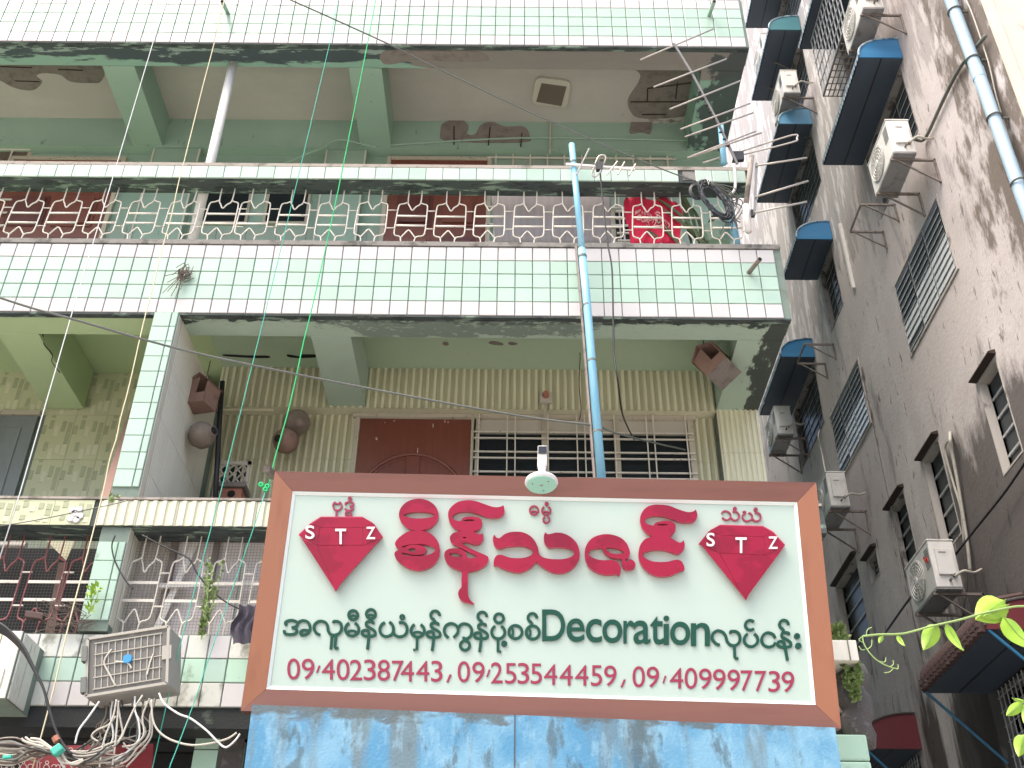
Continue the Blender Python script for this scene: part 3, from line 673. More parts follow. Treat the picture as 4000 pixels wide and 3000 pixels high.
# corner block of the neighbouring flat, lower left
cbq = [(-120, 2462), (95, 2462), (150, 2480), (85, 2740), (-120, 2715)]
a = PY(-150, 2462, 6.95); b = PY(92, 2465, 6.95); zb = PY(40, 2730, 6.95).z
cb = B('projecting_parapet', M['grout'], bld, a.x, b.x, 6.96, 7.34, zb, a.z)
pm = M['basket_hi']
for i in range(3):
    x1 = b.x - i * .135; o = MB(); o.box(x1 - .13, x1 - .002, 6.945, 6.959, zb + .005, a.z - .002); o.box(x1 - .11, x1 - .05, 6.935, 6.944, zb + .06, zb + .2); o.build('tile', M['rib_pale'] if i != 1 else pm, cb, bevel=.003)
for j, xx in enumerate((7.03, 7.17)):
    MB().box(b.x + .001, b.x + .012, xx - .06, xx + .065, zb + .01, a.z - .01).build('tile', M['tile_dirty'], cb)
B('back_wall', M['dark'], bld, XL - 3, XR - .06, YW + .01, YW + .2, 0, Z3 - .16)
# ground-floor: dark shop opening, pillar
B('ground_floor_beam', mk('near_black_beam', (.022, .026, .026), .9, [((.10, .13, .10), (5, 8, 8), .62, .05, .7, ())], bump=.4), bld, XL, XR - .07, YF + .005, YF + .25, Z3 - .14, Z3 - .003)  # near-black beam colour with scattered grey-green patches
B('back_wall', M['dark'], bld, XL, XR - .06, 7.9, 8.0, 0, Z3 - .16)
a = PY(780, 2800, 7.6); b = PY(885, 2900, 7.6)
gp = B('pillar', M['grout'], bld, a.x, a.x + .35, 7.6, 7.85, 0, Z3 - .16)
for j in range(8): MB().box(a.x + .004, a.x + .17, 7.588, 7.599, 3.66 - j * .17, 3.82 - j * .17).build('tile', M['tile_dirtymint'], gp); MB().box(a.x + .178, a.x + .34, 7.588, 7.599, 3.66 - j * .17, 3.82 - j * .17).build('tile', M['mortar'], gp)
# building mass behind / above (outside the frame)
B('side_wall', M['green'], bld, XR - .30, XR - .06, YW + .31, 22, 0, 19)
B('upper_storeys', M['green'], bld, XL - 3, XR - .31, YW + .5, 22, 0, 19)
B('roof', M['concrete'], bld, XL - 3, XR, YW + .31, 22, 19.01, 19.2)
# ---- grilles
Yg = 7.47
zg1 = PY(1606, 600 + 320 * .4973, Yg).z; zg0 = PY(1606, 600 + 702 * .4973, Yg).z
def gz(y): return zg0 + (702 - y) / (702 - 320) * (zg1 - zg0)
GP = .3655; gs = GP / 312
def gp_(x, y): return (x - 1218) * gs, 0, gz(y)
def motif():
    mb = MB(); r = .0068
    def t(pts): mb.tube(cr([gp_(*p) for p in pts], 4), r, 6)
    zt2 = 290
    t([(1180, zt2), (1180, 385), (1195, 415), (1218, 448), (1245, 420), (1280, 390), (1285, zt2)])
    t([(1180, 383), (1150, 396), (1120, 402), (1106, 425), (1098, 520), (1093, 620), (1105, 645), (1140, 655), (1150, 680), (1150, 705)])
    t([(1280, 388), (1305, 396), (1330, 404), (1338, 425), (1338, 520), (1334, 615), (1318, 645), (1270, 655), (1257, 680), (1255, 705)])
    t([(1150, 660), (1180, 625), (1205, 604), (1230, 625), (1260, 660)])
    mb.cur = 1
    for y in (493, 568): mb.bar(Vector(gp_(1103, y)), Vector(gp_(1337, y)), .008, .019, (0, 0, 1))
    for y in (452, 592): mb.tube([gp_(1337, y), gp_(1413, y)], r * .8, 5)
    return mb
mz = motif(); base_z = zg0
me_m = mz.mesh('grille_motif', Vector((0, 0, base_z))); me_m.materials.append(M['grille'])
for p in me_m.polygons: p.use_smooth = True
gr = MB().box(XT, 2.18, Yg - .012, Yg + .012, Z2 + 5 * T + .056, Z2 + 5 * T + .066).build('balcony_grille', M['grille'], bld)
xc = PY(1606, 850, Yg).x
for k in range(-12, 9):
    X = xc + k * GP + (.06 if k < -4 else 0)
    if X > 2.2: break
    inst(me_m, 'grille_motif', gr, (X, Yg + random.uniform(-.006, .006), base_z), (0, random.uniform(-.012, .012), 0))
# lower grille (mesh reused with other scale); red section at left
zl0 = PY(600, 2478, Yg).z; zl1 = 5.21
k_z = (zl1 - zl0) / (gz(290) - gz(705))
red = MB(); red.v = [Vector(v) for v in mz.v]; red.f = mz.f
me_w = mz.mesh('grille_motif', Vector((0, 0, gz(705)))); me_w.materials.append(M['grille'])
me_r = mz.mesh('grille_motif', Vector((0, 0, gz(705)))); me_r.materials.append(M['grille_red']); me_r.materials.append(M['grille'])
for p, i in zip(me_r.polygons, mz.mi): p.material_index = i
gr2 = MB().box(XL, XR - .1, Yg - .01, Yg + .01, zl0 - .02, zl0 - .008).build('balcony_grille', M['grille'], bld)
for k, px in enumerate((550, 714, 880, 1045, 1210, 1375)):
    X = PY(px, 2300, Yg).x; inst(me_w, 'grille_motif', gr2, (X, Yg + .002 * k, zl0), None, (.86, 1, k_z))
gr3 = MB().box(XL, -3.12, Yg - .01, Yg + .01, zl0 - .02, zl0 - .008).build('balcony_grille', M['grille_red'], bld, label='red painted section of the grille')
for k, px in enumerate((315, 165, 0, -150)):
    X = PY(px, 2300, Yg).x; inst(me_r, 'grille_motif', gr3, (X, Yg + .002 * k, zl0), None, (.88, 1, k_z))
def wire_mesh(x0, x1, z0, z1, Y, st=.024, r=.0010):
    mb = MB(); n = int((x1 - x0) / st)
    for i in range(n + 1):
        x_ = x0 + i * st + random.uniform(-.001, .001); mb.add([(x_ - r, Y, z0), (x_ + r, Y, z0), (x_ + r, Y, z1), (x_ - r, Y, z1)], [(0, 1, 2, 3)])
    for j in range(int((z1 - z0) / st) + 1):
        z_ = z0 + j * st; mb.add([(x0, Y - .003, z_ - r), (x1, Y - .003, z_ - r), (x1, Y - .003, z_ + r), (x0, Y - .003, z_ + r)], [(0, 1, 2, 3)])
    return mb.build('wire_netting', M['mesh_wire'], bld, kind='stuff')
wire_mesh(-2.86, -1.5, zl0 - .05, 5.21, Yg + .05); wire_mesh(-4.2, -3.1, zl0 - .05, 5.21, Yg + .05)
# sheets behind the lower right grille
cs = MB()
x0 = PY(420, 2300, 7.62).x; x1 = PY(640, 2300, 7.62).x; n = 56; vs = []; fs = []
for i in range(n + 1):
    X = x0 + (x1 - x0) * i / n; Y = 7.62 + .012 * math.sin(i * 1.6); vs += [(X, Y, zl0 - .1), (X, Y, 5.3)]
fs = [(2 * i, 2 * i + 2, 2 * i + 3, 2 * i + 1) for i in range(n)]
cs.add(vs, fs).build('corrugated_sheet', M['mat2'], bld)
sh0 = x1 + .02
for i in range(3):
    xa = sh0 + i * .56 - .02; B('pale_board', M['sheet_pale'], bld, xa + .012, xa + .545, 7.64 + .004 * i, 7.66 + .004 * i, zl0 - .1, 5.4)
for px in (648, 815): q = PY(px, 2300, 7.60).x; B('sheet_batten', M['bracket'], bld, q - .022, q + .022, 7.60, 7.63, zl0 - .1, 5.3)
q = PY(690, 2300, 7.58).x; MB().bar((q + .10, 7.58, 5.3), (q - .12, 7.58, zl0 - .05), .05, .02, (0, 1, 0)).build('white_plank', M['white_pvc'], bld)
a = PY(625, 2290, 7.56); b = PY(1040, 2280, 7.56); MB().bar(a, b, .03, .035).build('white_plank', M['white_pvc'], bld)
# dark room behind red grille
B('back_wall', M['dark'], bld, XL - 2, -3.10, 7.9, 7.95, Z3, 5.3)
a = PY(175, 2105, 7.8); b = PY(295, 2105, 7.8)
MB().add([a, b, PY(258, 2190, 7.8)], [(2, 1, 0)]).build('hanging_sheet', M['rib'], bld)
B('strip_light', M['white_pvc'], bld, PY(-50, 2130, 7.8).x, PY(110, 2130, 7.8).x, 7.75, 7.8, PY(0, 2140, 7.8).z, PY(0, 2125, 7.8).z)
MB().bar(PY(250, 2200, 7.7), PY(195, 2480, 7.7), .07, .03, (0, 1, 0)).build('timber_post', M['cardboard'], bld)
# right end: planter block and mortar column beside the sign
a = PY(3245, 2530, 7.2); b = PY(3335, 2610, 7.2)
pb = MB().box(a.x - .1, b.x, 7.05, 7.34, b.z, a.z).build('end_parapet', M['rib_pale'], bld, bevel=.006)
MB().box(a.x + .07, a.x + .078, 7.045, 7.0495, b.z, a.z).build('tile_joint', M['bare'], pb)
a = PY(3270, 2620, 7.25); b = PY(3350, 2860, 7.25)
mc = MB()
n = 9
pts = [Vector((a.x + .10 + .02 * math.sin(i * 1.7), 7.3, a.z + .02 - i * (a.z - b.z + .1) / n)) for i in range(n + 1)]
mc.tube(pts, [.11, .115, .105, .112, .11, .10, .105, .10, .09, .08], 10).build('mortar_column', M['mortar'], bld, smooth=True)
a = PY(3300, 2870, 7.3); 
for j in range(2): MB().box(a.x - .12, PY(3365, 2870, 7.3).x, 7.2, 7.33, a.z - .02 - (j + 1) * .175, a.z - .025 - j * .175).build('tile', M['tile_dirtymint'], bld, bevel=.012)

# ================================================================ SIGNBOARD
def rotm(a, b, c):
    return Matrix.Rotation(a, 3, 'Z') @ Matrix.Rotation(b, 3, 'X') @ Matrix.Rotation(c, 3, 'Y')
SR = rotm(-0.02759941, 0.12204737, 0.02682427); SO = Vector((0.17823905, 6.6, 4.41595883)); SWd, SH = 3.709, 1.614
SN = SR @ Vector((0, 1, 0))
def S(u, v, d=0): return SO + SR @ Vector((u, -d, v))          # d: proud of the face
def suv(px, py, d=0):
    r = ray(px, py); o = S(0, 0, d); t = ((o - CAM) @ SN) / (r @ SN); l = SR.transposed() @ (CAM + r * t - SO); return l.x, l.z
def onsign(d0):
    def fn(x, y, h):
        u, v = suv(x, y, d0); return S(u, v, d0 + h)
    return fn
sg = thing('signboard', 'wide wooden-framed shop sign with crimson diamonds, crimson and green lettering and phone numbers', 'signboard', S(0, -SH / 2, 0))
hw, hh, iw_, ih_ = SWd / 2, SH / 2, 1.716, .668
DP = -.03
def quad_slab(name, mat, P4, d_, parent=sg, th=.10, **k):      # P4: (u, v, d) TL TR BR BL
    fr = [S(*P4[3]), S(*P4[2]), S(*P4[1]), S(*P4[0])]; bk = [p + SN * th for p in fr]
    return MB().hexa(fr, bk).build(name, mat, parent, **k)
e = .0015
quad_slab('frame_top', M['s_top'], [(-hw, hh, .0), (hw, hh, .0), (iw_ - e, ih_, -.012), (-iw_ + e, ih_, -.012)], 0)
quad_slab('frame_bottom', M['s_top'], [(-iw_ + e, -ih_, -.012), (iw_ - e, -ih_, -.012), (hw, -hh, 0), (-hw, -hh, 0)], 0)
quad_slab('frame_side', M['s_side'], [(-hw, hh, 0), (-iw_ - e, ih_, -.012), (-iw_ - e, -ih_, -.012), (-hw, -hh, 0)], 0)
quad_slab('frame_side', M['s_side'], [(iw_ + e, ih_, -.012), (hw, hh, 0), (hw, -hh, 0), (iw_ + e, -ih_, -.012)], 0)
pn = quad_slab('panel', M['s_panel'], [(-1.70, .65, DP), (1.70, .65, DP), (1.70, -.65, DP), (-1.70, -.65, DP)], 0, th=.03)
lw = .012
for (a_, b_, c_, d_) in (((-iw_, ih_ - e), (iw_, ih_ - e), (1.695, .645), (-1.695, .645)), ((-1.695, -.645), (1.695, -.645), (iw_, -ih_ + e), (-iw_, -ih_ + e)),
                        ((-iw_, ih_ - e), (-1.697, .645), (-1.697, -.645), (-iw_, -ih_ + e)), ((1.697, .645), (iw_, ih_ - e), (iw_, -ih_ + e), (1.697, -.645))):
    ins = lambda p: -.013 if abs(p[0]) > 1.7 or abs(p[1]) > .65 else DP + .004
    quad_slab('trim', M['s_lip'], [(*a_, ins(a_)), (*b_, ins(b_)), (*c_, ins(c_)), (*d_, ins(d_))], 0, th=.014)
# box behind the frame and fixing arms
bx_ = MB(); bx_.hexa([S(-hw + .02, -hh + .02, -.101), S(hw - .02, -hh + .02, -.101), S(hw - .02, hh - .02, -.101), S(-hw + .02, hh - .02, -.101)],
                     [S(-hw + .02, -hh + .02, -.16), S(hw - .02, -hh + .02, -.16), S(hw - .02, hh - .02, -.16), S(-hw + .02, hh - .02, -.16)])
bx_.build('backing', M['alu'], sg)
for px in (1045,):
    MB().bar(PY(1042, 1830, 6.65), PY(1070, 1862, 6.95), .045, .045).build('steel_arm', M['bracket'], sg)
MB().bar(PY(1200, 1900, 6.75), PY(1200, 1900, 6.75) + Vector((0, .75, .1)), .04).build('steel_arm', M['bracket'], sg)
MB().bar(PY(3000, 1960, 6.75), PY(3000, 1960, 6.75) + Vector((0, .75, .1)), .04).build('steel_arm', M['bracket'], sg)
def zr(ox, oy, s): return lambda x, y: (ox + x * s, oy + y * s)
A1 = zr(1520, 1930, 600 / 2212); A2 = zr(1900, 1930, 600 / 2212); A3 = zr(2240, 1930, 600 / 2212)
def letter(loops, tf, name='letter', mat='s_red', d0=DP + .004, th=.034, smooth=4, parent=sg, label=None):
    lps = []
    for lp in loops:
        q = [tf(*p) for p in lp]
        if smooth > 1: q = [(p[0], p[1]) for p in cr([(a, b, 0) for a, b in q], smooth, True)]
        lps.append(q)
    vs, fs = flatpoly(lps, th, onsign(d0))
    mb = MB(); mb.add(vs, fs)
    for i, f in enumerate(fs):                     # side walls take the paler edge material
        nrm = (vs[f[1]] - vs[f[0]]).cross(vs[f[2]] - vs[f[1]])
        if nrm.length > 0 and abs(nrm.normalized() @ SN) < .5: mb.mi[i] = 1
    return mb.build(name, [M[mat], M['s_rededge'] if mat == 's_red' else M[mat]], parent, label=label)
ell = lambda cx, cy, rx, ry, n=16: circ(cx, cy, rx, 0, 360, n, ry)
letter([ell(433, 320, 283, 228, 20), ell(440, 325, 222, 50)], A1)
letter([[(140, 822), (100, 765), (95, 725), (130, 670), (200, 610), (290, 560), (400, 547), (520, 558), (620, 602), (700, 690), (735, 800), (725, 910), (670, 1010), (580, 1080), (470, 1115), (350, 1110), (240, 1065), (140, 990), (87, 905), (95, 855)],
        [(195, 775), (260, 755), (360, 745), (480, 742), (600, 765), (660, 800), (672, 830), (640, 865), (560, 900), (440, 915), (300, 908), (210, 895), (190, 865), (240, 868), (330, 888), (440, 892), (510, 875), (545, 830), (520, 785), (440, 757), (380, 752), (310, 757), (240, 785), (200, 790)],
        ell(340, 825, 55, 28, 10)], A1)
letter([[(855, 320), (870, 250), (930, 180), (1020, 130), (1150, 112), (1260, 128), (1380, 170), (1480, 205), (1550, 215), (1610, 205), (1642, 188), (1650, 190), (1662, 240), (1655, 300), (1610, 345), (1520, 362), (1420, 355), (1330, 325), (1230, 290), (1130, 275), (1030, 280), (950, 305), (918, 350), (930, 385), (980, 408), (1035, 410), (1060, 375), (1120, 352), (1220, 348), (1300, 365), (1340, 410), (1335, 480), (1290, 535), (1225, 556),
         (1240, 575), (1300, 602), (1338, 595), (1350, 590), (1362, 640), (1345, 700), (1290, 745), (1220, 745), (1150, 720), (1090, 715), (1062, 735), (1130, 780), (1250, 840), (1380, 895), (1430, 930), (1425, 990), (1370, 1060), (1280, 1110), (1180, 1135), (1139, 1145), (1137, 1250), (1137, 1450), (1170, 1540), (1220, 1592), (1222, 1600), (1150, 1585), (1060, 1560), (1010, 1500), (1000, 1440), (1020, 1390), (1045, 1360), (1046, 1250), (1046, 1135),
         (960, 1100), (870, 1050), (815, 970), (800, 890), (820, 840), (880, 808), (970, 805), (1050, 820), (1110, 870), (1132, 930), (1150, 942), (1210, 942), (1268, 917), (1200, 880), (1080, 820), (980, 770), (910, 730), (882, 680), (885, 630), (930, 585), (1000, 562), (1050, 555), (980, 532), (910, 480), (870, 410)],
        [(870, 890), (900, 868), (980, 868), (1040, 895), (1055, 920), (1000, 928), (920, 918)], [(1075, 401), (1110, 390), (1200, 386), (1240, 401), (1200, 412), (1110, 414)], ell(1090, 650, 30, 11, 8)], A1)
letter([[(113, 612), (122, 615), (150, 650), (195, 655), (250, 610), (330, 575), (430, 565), (530, 575), (630, 625), (700, 700), (745, 800), (760, 880), (800, 925), (880, 950), (980, 960), (1100, 958), (1200, 935), (1255, 895), (1262, 855), (1230, 820), (1150, 795), (1040, 785), (950, 785), (905, 790), (850, 750), (830, 690), (828, 620), (846, 577), (854, 577), (880, 600), (930, 595), (1010, 578), (1110, 590), (1210, 640), (1300, 730), (1340, 850), (1330, 960), (1270, 1060), (1180, 1130), (1070, 1160), (960, 1150), (850, 1100), (770, 1040), (722, 994), (716, 994), (670, 1050), (590, 1110), (490, 1145), (390, 1140), (270, 1105), (170, 1060), (113, 1050), (107, 1042), (110, 980), (140, 915), (195, 895), (250, 905), (330, 935), (430, 945), (540, 940), (630, 910), (670, 870), (665, 830), (620, 795), (540, 770), (430, 768), (320, 775), (240, 795), (180, 805), (130, 780), (100, 710), (98, 650)]], A2)
letter([[(160, 860), (175, 780), (230, 690), (320, 630), (450, 600), (570, 612), (680, 655), (760, 730), (800, 820), (808, 890), (780, 945), (750, 955), (745, 975), (772, 998), (798, 960), (806, 958), (850, 975), (885, 1020), (880, 1075), (830, 1110), (760, 1110), (710, 1080), (690, 1020), (685, 955), (590, 945), (500, 915), (440, 865), (410, 802), (350, 803), (270, 815), (225, 850), (220, 890), (260, 930), (330, 960), (430, 975), (560, 972), (630, 1000), (670, 1060), (680, 1110), (672, 1165), (655, 1193), (648, 1190), (620, 1175), (540, 1180), (440, 1180), (320, 1140), (220, 1070), (170, 960)],
        [(468, 797), (560, 795), (660, 815), (715, 850), (710, 875), (640, 885), (550, 875), (490, 840)]], A3)
letter([[(955, 390), (975, 300), (1040, 220), (1140, 180), (1260, 178), (1370, 192), (1480, 235), (1580, 270), (1660, 285), (1720, 272), (1748, 250), (1755, 252), (1775, 310), (1765, 370), (1720, 420), (1620, 433), (1500, 415), (1400, 375), (1300, 345), (1190, 335), (1090, 345), (1035, 380), (1022, 410), (1040, 445), (1090, 465), (1145, 475), (1180, 435), (1260, 415), (1370, 410), (1440, 440), (1467, 490), (1450, 570), (1400, 615), (1380, 632), (1440, 680), (1510, 720), (1550, 715), (1574, 690), (1580, 690), (1595, 750), (1580, 820), (1530, 870), (1470, 880), (1380, 850), (1280, 825), (1160, 825), (1060, 845), (1005, 870), (993, 900), (1030, 945), (1110, 985), (1220, 1000), (1340, 997), (1430, 975), (1500, 968), (1555, 1000), (1585, 1060), (1590, 1105), (1574, 1120), (1510, 1140), (1420, 1185), (1320, 1205), (1200, 1200), (1080, 1150), (990, 1060), (940, 960), (935, 850), (960, 750), (1030, 670), (1125, 627), (1050, 580), (980, 500)],
        [(1192, 462), (1240, 451), (1320, 451), (1356, 462), (1300, 478), (1230, 476)]], A3)
# diamonds
D1 = zr(1080, 1920, 480 / 1896); D2 = zr(2660, 1960, 480 / 1896)
def shrink(lp, k=3.0):
    n = len(lp); c = (sum(p[0] for p in lp) / n, sum(p[1] for p in lp) / n)
    return [(p[0] + (c[0] - p[0]) * k / max(60, math.hypot(p[0] - c[0], p[1] - c[1])), p[1] + (c[1] - p[1]) * k / max(60, math.hypot(p[0] - c[0], p[1] - c[1]))) for p in lp]
for tf, facets, stz in ((D1, [[(540, 500), (690, 402), (1340, 404), (1500, 498), (1330, 557), (680, 553)], [(345, 682), (525, 497), (676, 556), (622, 833)], [(680, 558), (1326, 561), (1340, 830), (628, 833)],
                              [(1332, 560), (1508, 500), (1650, 712), (1346, 832)], [(395, 738), (620, 840), (700, 1010), (865, 1440)], [(624, 840), (1340, 840), (1590, 742), (1000, 1420), (915, 1555), (868, 1440), (704, 1010)]],
                         [('S', 448, 588, 528, 735), ('T', 908, 1075, 578, 815), ('Z', 1385, 1525, 548, 738)]),
                        (D2, [[(440, 450), (590, 368), (1260, 388), (1415, 475), (1270, 542), (605, 515)], [(265, 660), (430, 453), (600, 518), (578, 785)], [(606, 522), (1266, 547), (1310, 825), (586, 792)],
                              [(1272, 545), (1425, 482), (1605, 685), (1316, 825)], [(320, 680), (585, 800), (700, 990), (915, 1410)], [(590, 800), (1320, 833), (1570, 727), (1050, 1430), (1000, 1530), (920, 1410), (704, 990)]],
                         [('S', 393, 520, 483, 692), ('T', 840, 1012, 553, 795), ('Z', 1348, 1490, 540, 730)])):
    lab = 'left diamond emblem above the phone numbers' if tf is D1 else 'right diamond emblem beside the orange frame'
    allp = [p for f in facets for p in f]
    out = [facets[1][0], facets[0][0], facets[0][1], facets[0][2], facets[0][3], facets[3][2], facets[5][-4] if False else facets[5][3], facets[5][4], facets[5][0] if False else facets[4][0]]
    em = letter([shrink(out, 9)], tf, 'diamond_emblem', 's_rededge', DP + .004, .030, 1, label=lab)
    for k, fc in enumerate(facets): letter([shrink(fc, 2.5)], tf, 'facet', 's_red', DP + .0345, .005 + .0006 * k, 1, em)
    for ch, x0, x1, y0, y1 in stz:
        vs, fs = glyph(ch, .012); p0 = tf(x0, y1); p1 = tf(x1, y0); f_ = onsign(DP + .047)
        MB().add([f_(p0[0] + v[0] * (p1[0] - p0[0]), p0[1] + v[1] * (p1[1] - p0[1]), v[2] * .006) for v in vs], fs).build('letter', M['white_acr'], em)
# numbers and the word in Latin letters
def put(ch, tf, x0, x1, y0, y1, mat, off=0.0, th=.004, name='digit'):
    p0 = tf(x0, y1); p1 = tf(x1, y0); f_ = onsign(DP + .001)
    if ch in "',":
        a, b = tf(x1 - (x1 - x0) * .42, y0), tf(x1, y0); c, d_ = tf(x0 + (x1 - x0) * .42, y1), tf(x0, y1)
        q = [d_, c, b, a]; MB().hexa([f_(*p, th) for p in q], [f_(*p, 0) for p in q]).build('stroke', M[mat], sg); return
    vs, fs = glyph(ch, off)
    MB().add([f_(p0[0] + v[0] * (p1[0] - p0[0]), p0[1] + v[1] * (p1[1] - p0[1]), v[2] * th) for v in vs], fs).build(name, M[mat], sg)
s7 = 700 / 2212
rows = [(zr(1100, 2540, s7), [('0', 70, 228, 102, 362), ('9', 250, 405, 105, 362), ("'", 425, 480, 190, 278), ('4', 497, 658, 112, 362), ('0', 680, 838, 110, 370), ('2', 843, 995, 118, 372), ('3', 1015, 1162, 115, 372), ('8', 1185, 1338, 118, 378), ('7', 1362, 1505, 130, 380), ('4', 1470, 1633, 132, 385), ('4', 1660, 1822, 133, 385), ('3', 1845, 1985, 130, 390), (',', 2033, 2100, 300, 395)]),
        (zr(1760, 2550, s7), [('0', 88, 240, 105, 365), ('9', 268, 420, 112, 368), ("'", 440, 493, 207, 297), ('2', 498, 642, 118, 377), ('5', 672, 812, 128, 383), ('3', 828, 970, 125, 384), ('5', 988, 1128, 133, 386), ('4', 1153, 1315, 143, 395), ('4', 1345, 1507, 148, 402), ('4', 1537, 1700, 152, 405), ('5', 1732, 1870, 155, 410), ('9', 1895, 2048, 158, 413), (',', 2097, 2163, 330, 425)]),
        (zr(2420, 2560, s7), [('0', 160, 313, 135, 395), ('9', 335, 488, 140, 398), ("'", 528, 578, 253, 342), ('4', 620, 785, 157, 411), ('0', 803, 958, 155, 415), ('9', 980, 1135, 163, 420), ('9', 1153, 1308, 170, 428), ('9', 1332, 1485, 175, 433), ('7', 1495, 1640, 187, 440), ('7', 1667, 1810, 193, 447), ('3', 1838, 1980, 193, 452), ('9', 2000, 2155, 198, 457)])]
for tf, chs in rows:
    for c in chs: put(c[0], tf, *c[1:], 's_digit')
tf = zr(2080, 2360, 720 / 2212)
for c in (('D', 115, 392, 68, 445), ('e', 408, 625, 175, 455), ('c', 640, 832, 182, 462), ('o', 838, 1077, 187, 468), ('r', 1090, 1220, 200, 473), ('a', 1210, 1415, 200, 482), ('t', 1412, 1570, 147, 487), ('i', 1570, 1640, 142, 490), ('o', 1652, 1890, 213, 495), ('n', 1900, 2128, 228, 505)):
    put(c[0], tf, *c[1:], 's_green', .009, .010, 'letter')
# Burmese lettering built from pen strokes
def strokes(tf, items, mat, wd, th, name='letter', d0=DP + .001, parent=sg):
    """each item: (points, closed, width factor, smooth)"""
    mb = MB(); s = math.hypot(tf(1, 0)[0] - tf(0, 0)[0], 0); f_ = onsign(d0)
    for k, it in enumerate(items):
        pts, closed = it[0], it[1] if len(it) > 1 else False; wf = it[2] if len(it) > 2 else 1; sm = it[3] if len(it) > 3 else 5
        q = [tf(*p) for p in pts]
        if sm > 1: q = [(p[0], p[1]) for p in cr([(a, b, 0) for a, b in q], sm, closed)]
        ribbon(mb, q, wd * wf * s, th + .0004 * k, f_, closed)
    return mb.build(name, M[mat], parent)
G1 = zr(1080, 2350, 560 / 2212); G2 = zr(1600, 2350, 560 / 2212); G3 = zr(2640, 2380, 560 / 2212)
C_ = lambda cx, cy, r: (circ(cx, cy, r, 0, 360, 24), True, 1, 1)
arc = lambda cx, cy, r, a, b: (circ(cx, cy, r, a, b, 24), False, 1, 1)
def na(dx, dy, lean=0):
    p = [(1495, 350), (1492, 322), (1450, 310), (1400, 320), (1385, 350), (1400, 385), (1480, 430), (1522, 470), (1520, 520), (1470, 535), (1380, 535), (1330, 510), (1328, 465), (1370, 445), (1415, 458), (1428, 500)]
    return [([(x + dx, y + dy) for x, y in p],), ([(1428 + dx, 495 + dy), (1424 + dx + lean * .3, 580 + dy), (1405 + dx + lean, 742 + dy)], False, 1, 1)]
def asat(cx, cy): return [arc(cx, cy, 68, 5, -262), ([(cx - 8, cy + 68), (cx - 12, cy + 112)], False, 1, 1)]
def item(tf, its): strokes(tf, its, 's_green', 44, .008)
item(G1, [([(160, 372), (140, 345), (158, 310), (235, 292), (310, 315), (330, 350), (300, 392), (235, 408)],), ([(260, 410), (305, 430), (317, 465), (290, 500), (220, 512), (150, 505), (124, 480), (128, 445)],),
          ([(322, 375), (345, 325), (390, 302), (440, 300), (495, 330), (522, 400), (510, 460), (475, 500), (430, 518), (383, 515), (378, 470), (415, 445), (460, 447), (500, 455)],)])
item(G1, [([(675, 520), (620, 490), (585, 430), (590, 365), (635, 318), (695, 305), (755, 325), (790, 375), (798, 440), (815, 485), (850, 515), (895, 520), (960, 500), (1000, 450), (1006, 390), (990, 340), (945, 310), (890, 312), (876, 335)],),
          ([(860, 525), (840, 740)], False, .95, 1), ([(920, 530), (904, 700), (910, 722), (957, 722)], False, .95, 1)])
item(G1, [C_(1185, 212, 70), (circ(1185, 250, 50, 200, 340, 12, 32), False, .7, 1), (circ(1168, 430, 103, -66, 246, 28, 103), False, 1, 1), (circ(1168, 490, 70, 200, 340, 12, 38), False, .8, 1)])
item(G1, [C_(1458, 195, 70), (circ(1458, 236, 50, 200, 340, 12, 30), False, .7, 1)] + na(0, 0))
item(G1, [(circ(1943, 242, 29, 0, 360, 16), True, .8, 1), ([(1676, 325), (1625, 360), (1596, 430), (1612, 495), (1660, 535), (1720, 540), (1782, 508), (1806, 450), (1800, 385), (1770, 338), (1742, 318)],), ([(1804, 470), (1825, 515), (1870, 542), (1915, 545), (1975, 525), (2012, 470), (2015, 400), (1990, 350), (1940, 325), (1890, 330)],)])
item(G2, [(circ(125, 450, 102, -64, 244, 28), False, 1, 1), (circ(125, 510, 72, 200, 340, 12, 38), False, .8, 1), ([(120, 545), (112, 745), (58, 745)], False, .95, 1)])
item(G2, asat(395, 215) + na(-1054, 20, -2))
item(G2, [([(600, 560), (550, 510), (535, 445), (555, 385), (600, 350), (650, 342), (710, 365), (747, 415), (747, 470), (722, 515), (678, 560)],), ([(752, 410), (790, 362), (850, 345), (920, 370), (957, 425), (958, 480), (938, 540), (892, 572), (840, 585), (838, 545)],), C_(855, 680, 72)])
item(G2, asat(1122, 233) + na(-323, 38, -2))
item(G2, [C_(1380, 262, 70), (circ(1368, 475, 102, -64, 244, 28), False, 1, 1), ([(1365, 575), (1363, 775), (1412, 775)], False, .95, 1), (circ(1460, 653, 29, 0, 360, 16), True, .85, 1)])
item(G2, [C_(1633, 473, 102), (circ(1545, 475, 52, -62, 62, 12, 85), False, .75, 1)])
item(G2, asat(1895, 255) + [C_(1900, 480, 102), (circ(1812, 482, 52, -62, 62, 12, 85), False, .75, 1)])
item(G3, [([(675, 555), (620, 535), (570, 480), (558, 430), (575, 375), (620, 342), (660, 335), (725, 360), (767, 415), (780, 475), (810, 530), (860, 560), (920, 560), (970, 520), (988, 460), (975, 390), (930, 350), (880, 343), (842, 350), (842, 380)],), ([(900, 565), (906, 740), (920, 762), (962, 762)], False, .95, 1)])
item(G3, [(circ(1157, 475, 105, -62, 242, 28), False, 1, 1), (circ(1145, 250, 75, -42, -318, 24), False, 1, 1)])
item(G3, [([(1530, 450), (1500, 395), (1420, 365), (1355, 395), (1322, 470), (1345, 545), (1400, 580), (1450, 585), (1505, 562), (1535, 515)],)])
item(G3, asat(1665, 240) + na(245, 52, 70) + [(circ(1866, 420, 30, 0, 360, 16), True, .85, 1), (circ(1886, 570, 32, 0, 360, 16), True, .85, 1)])
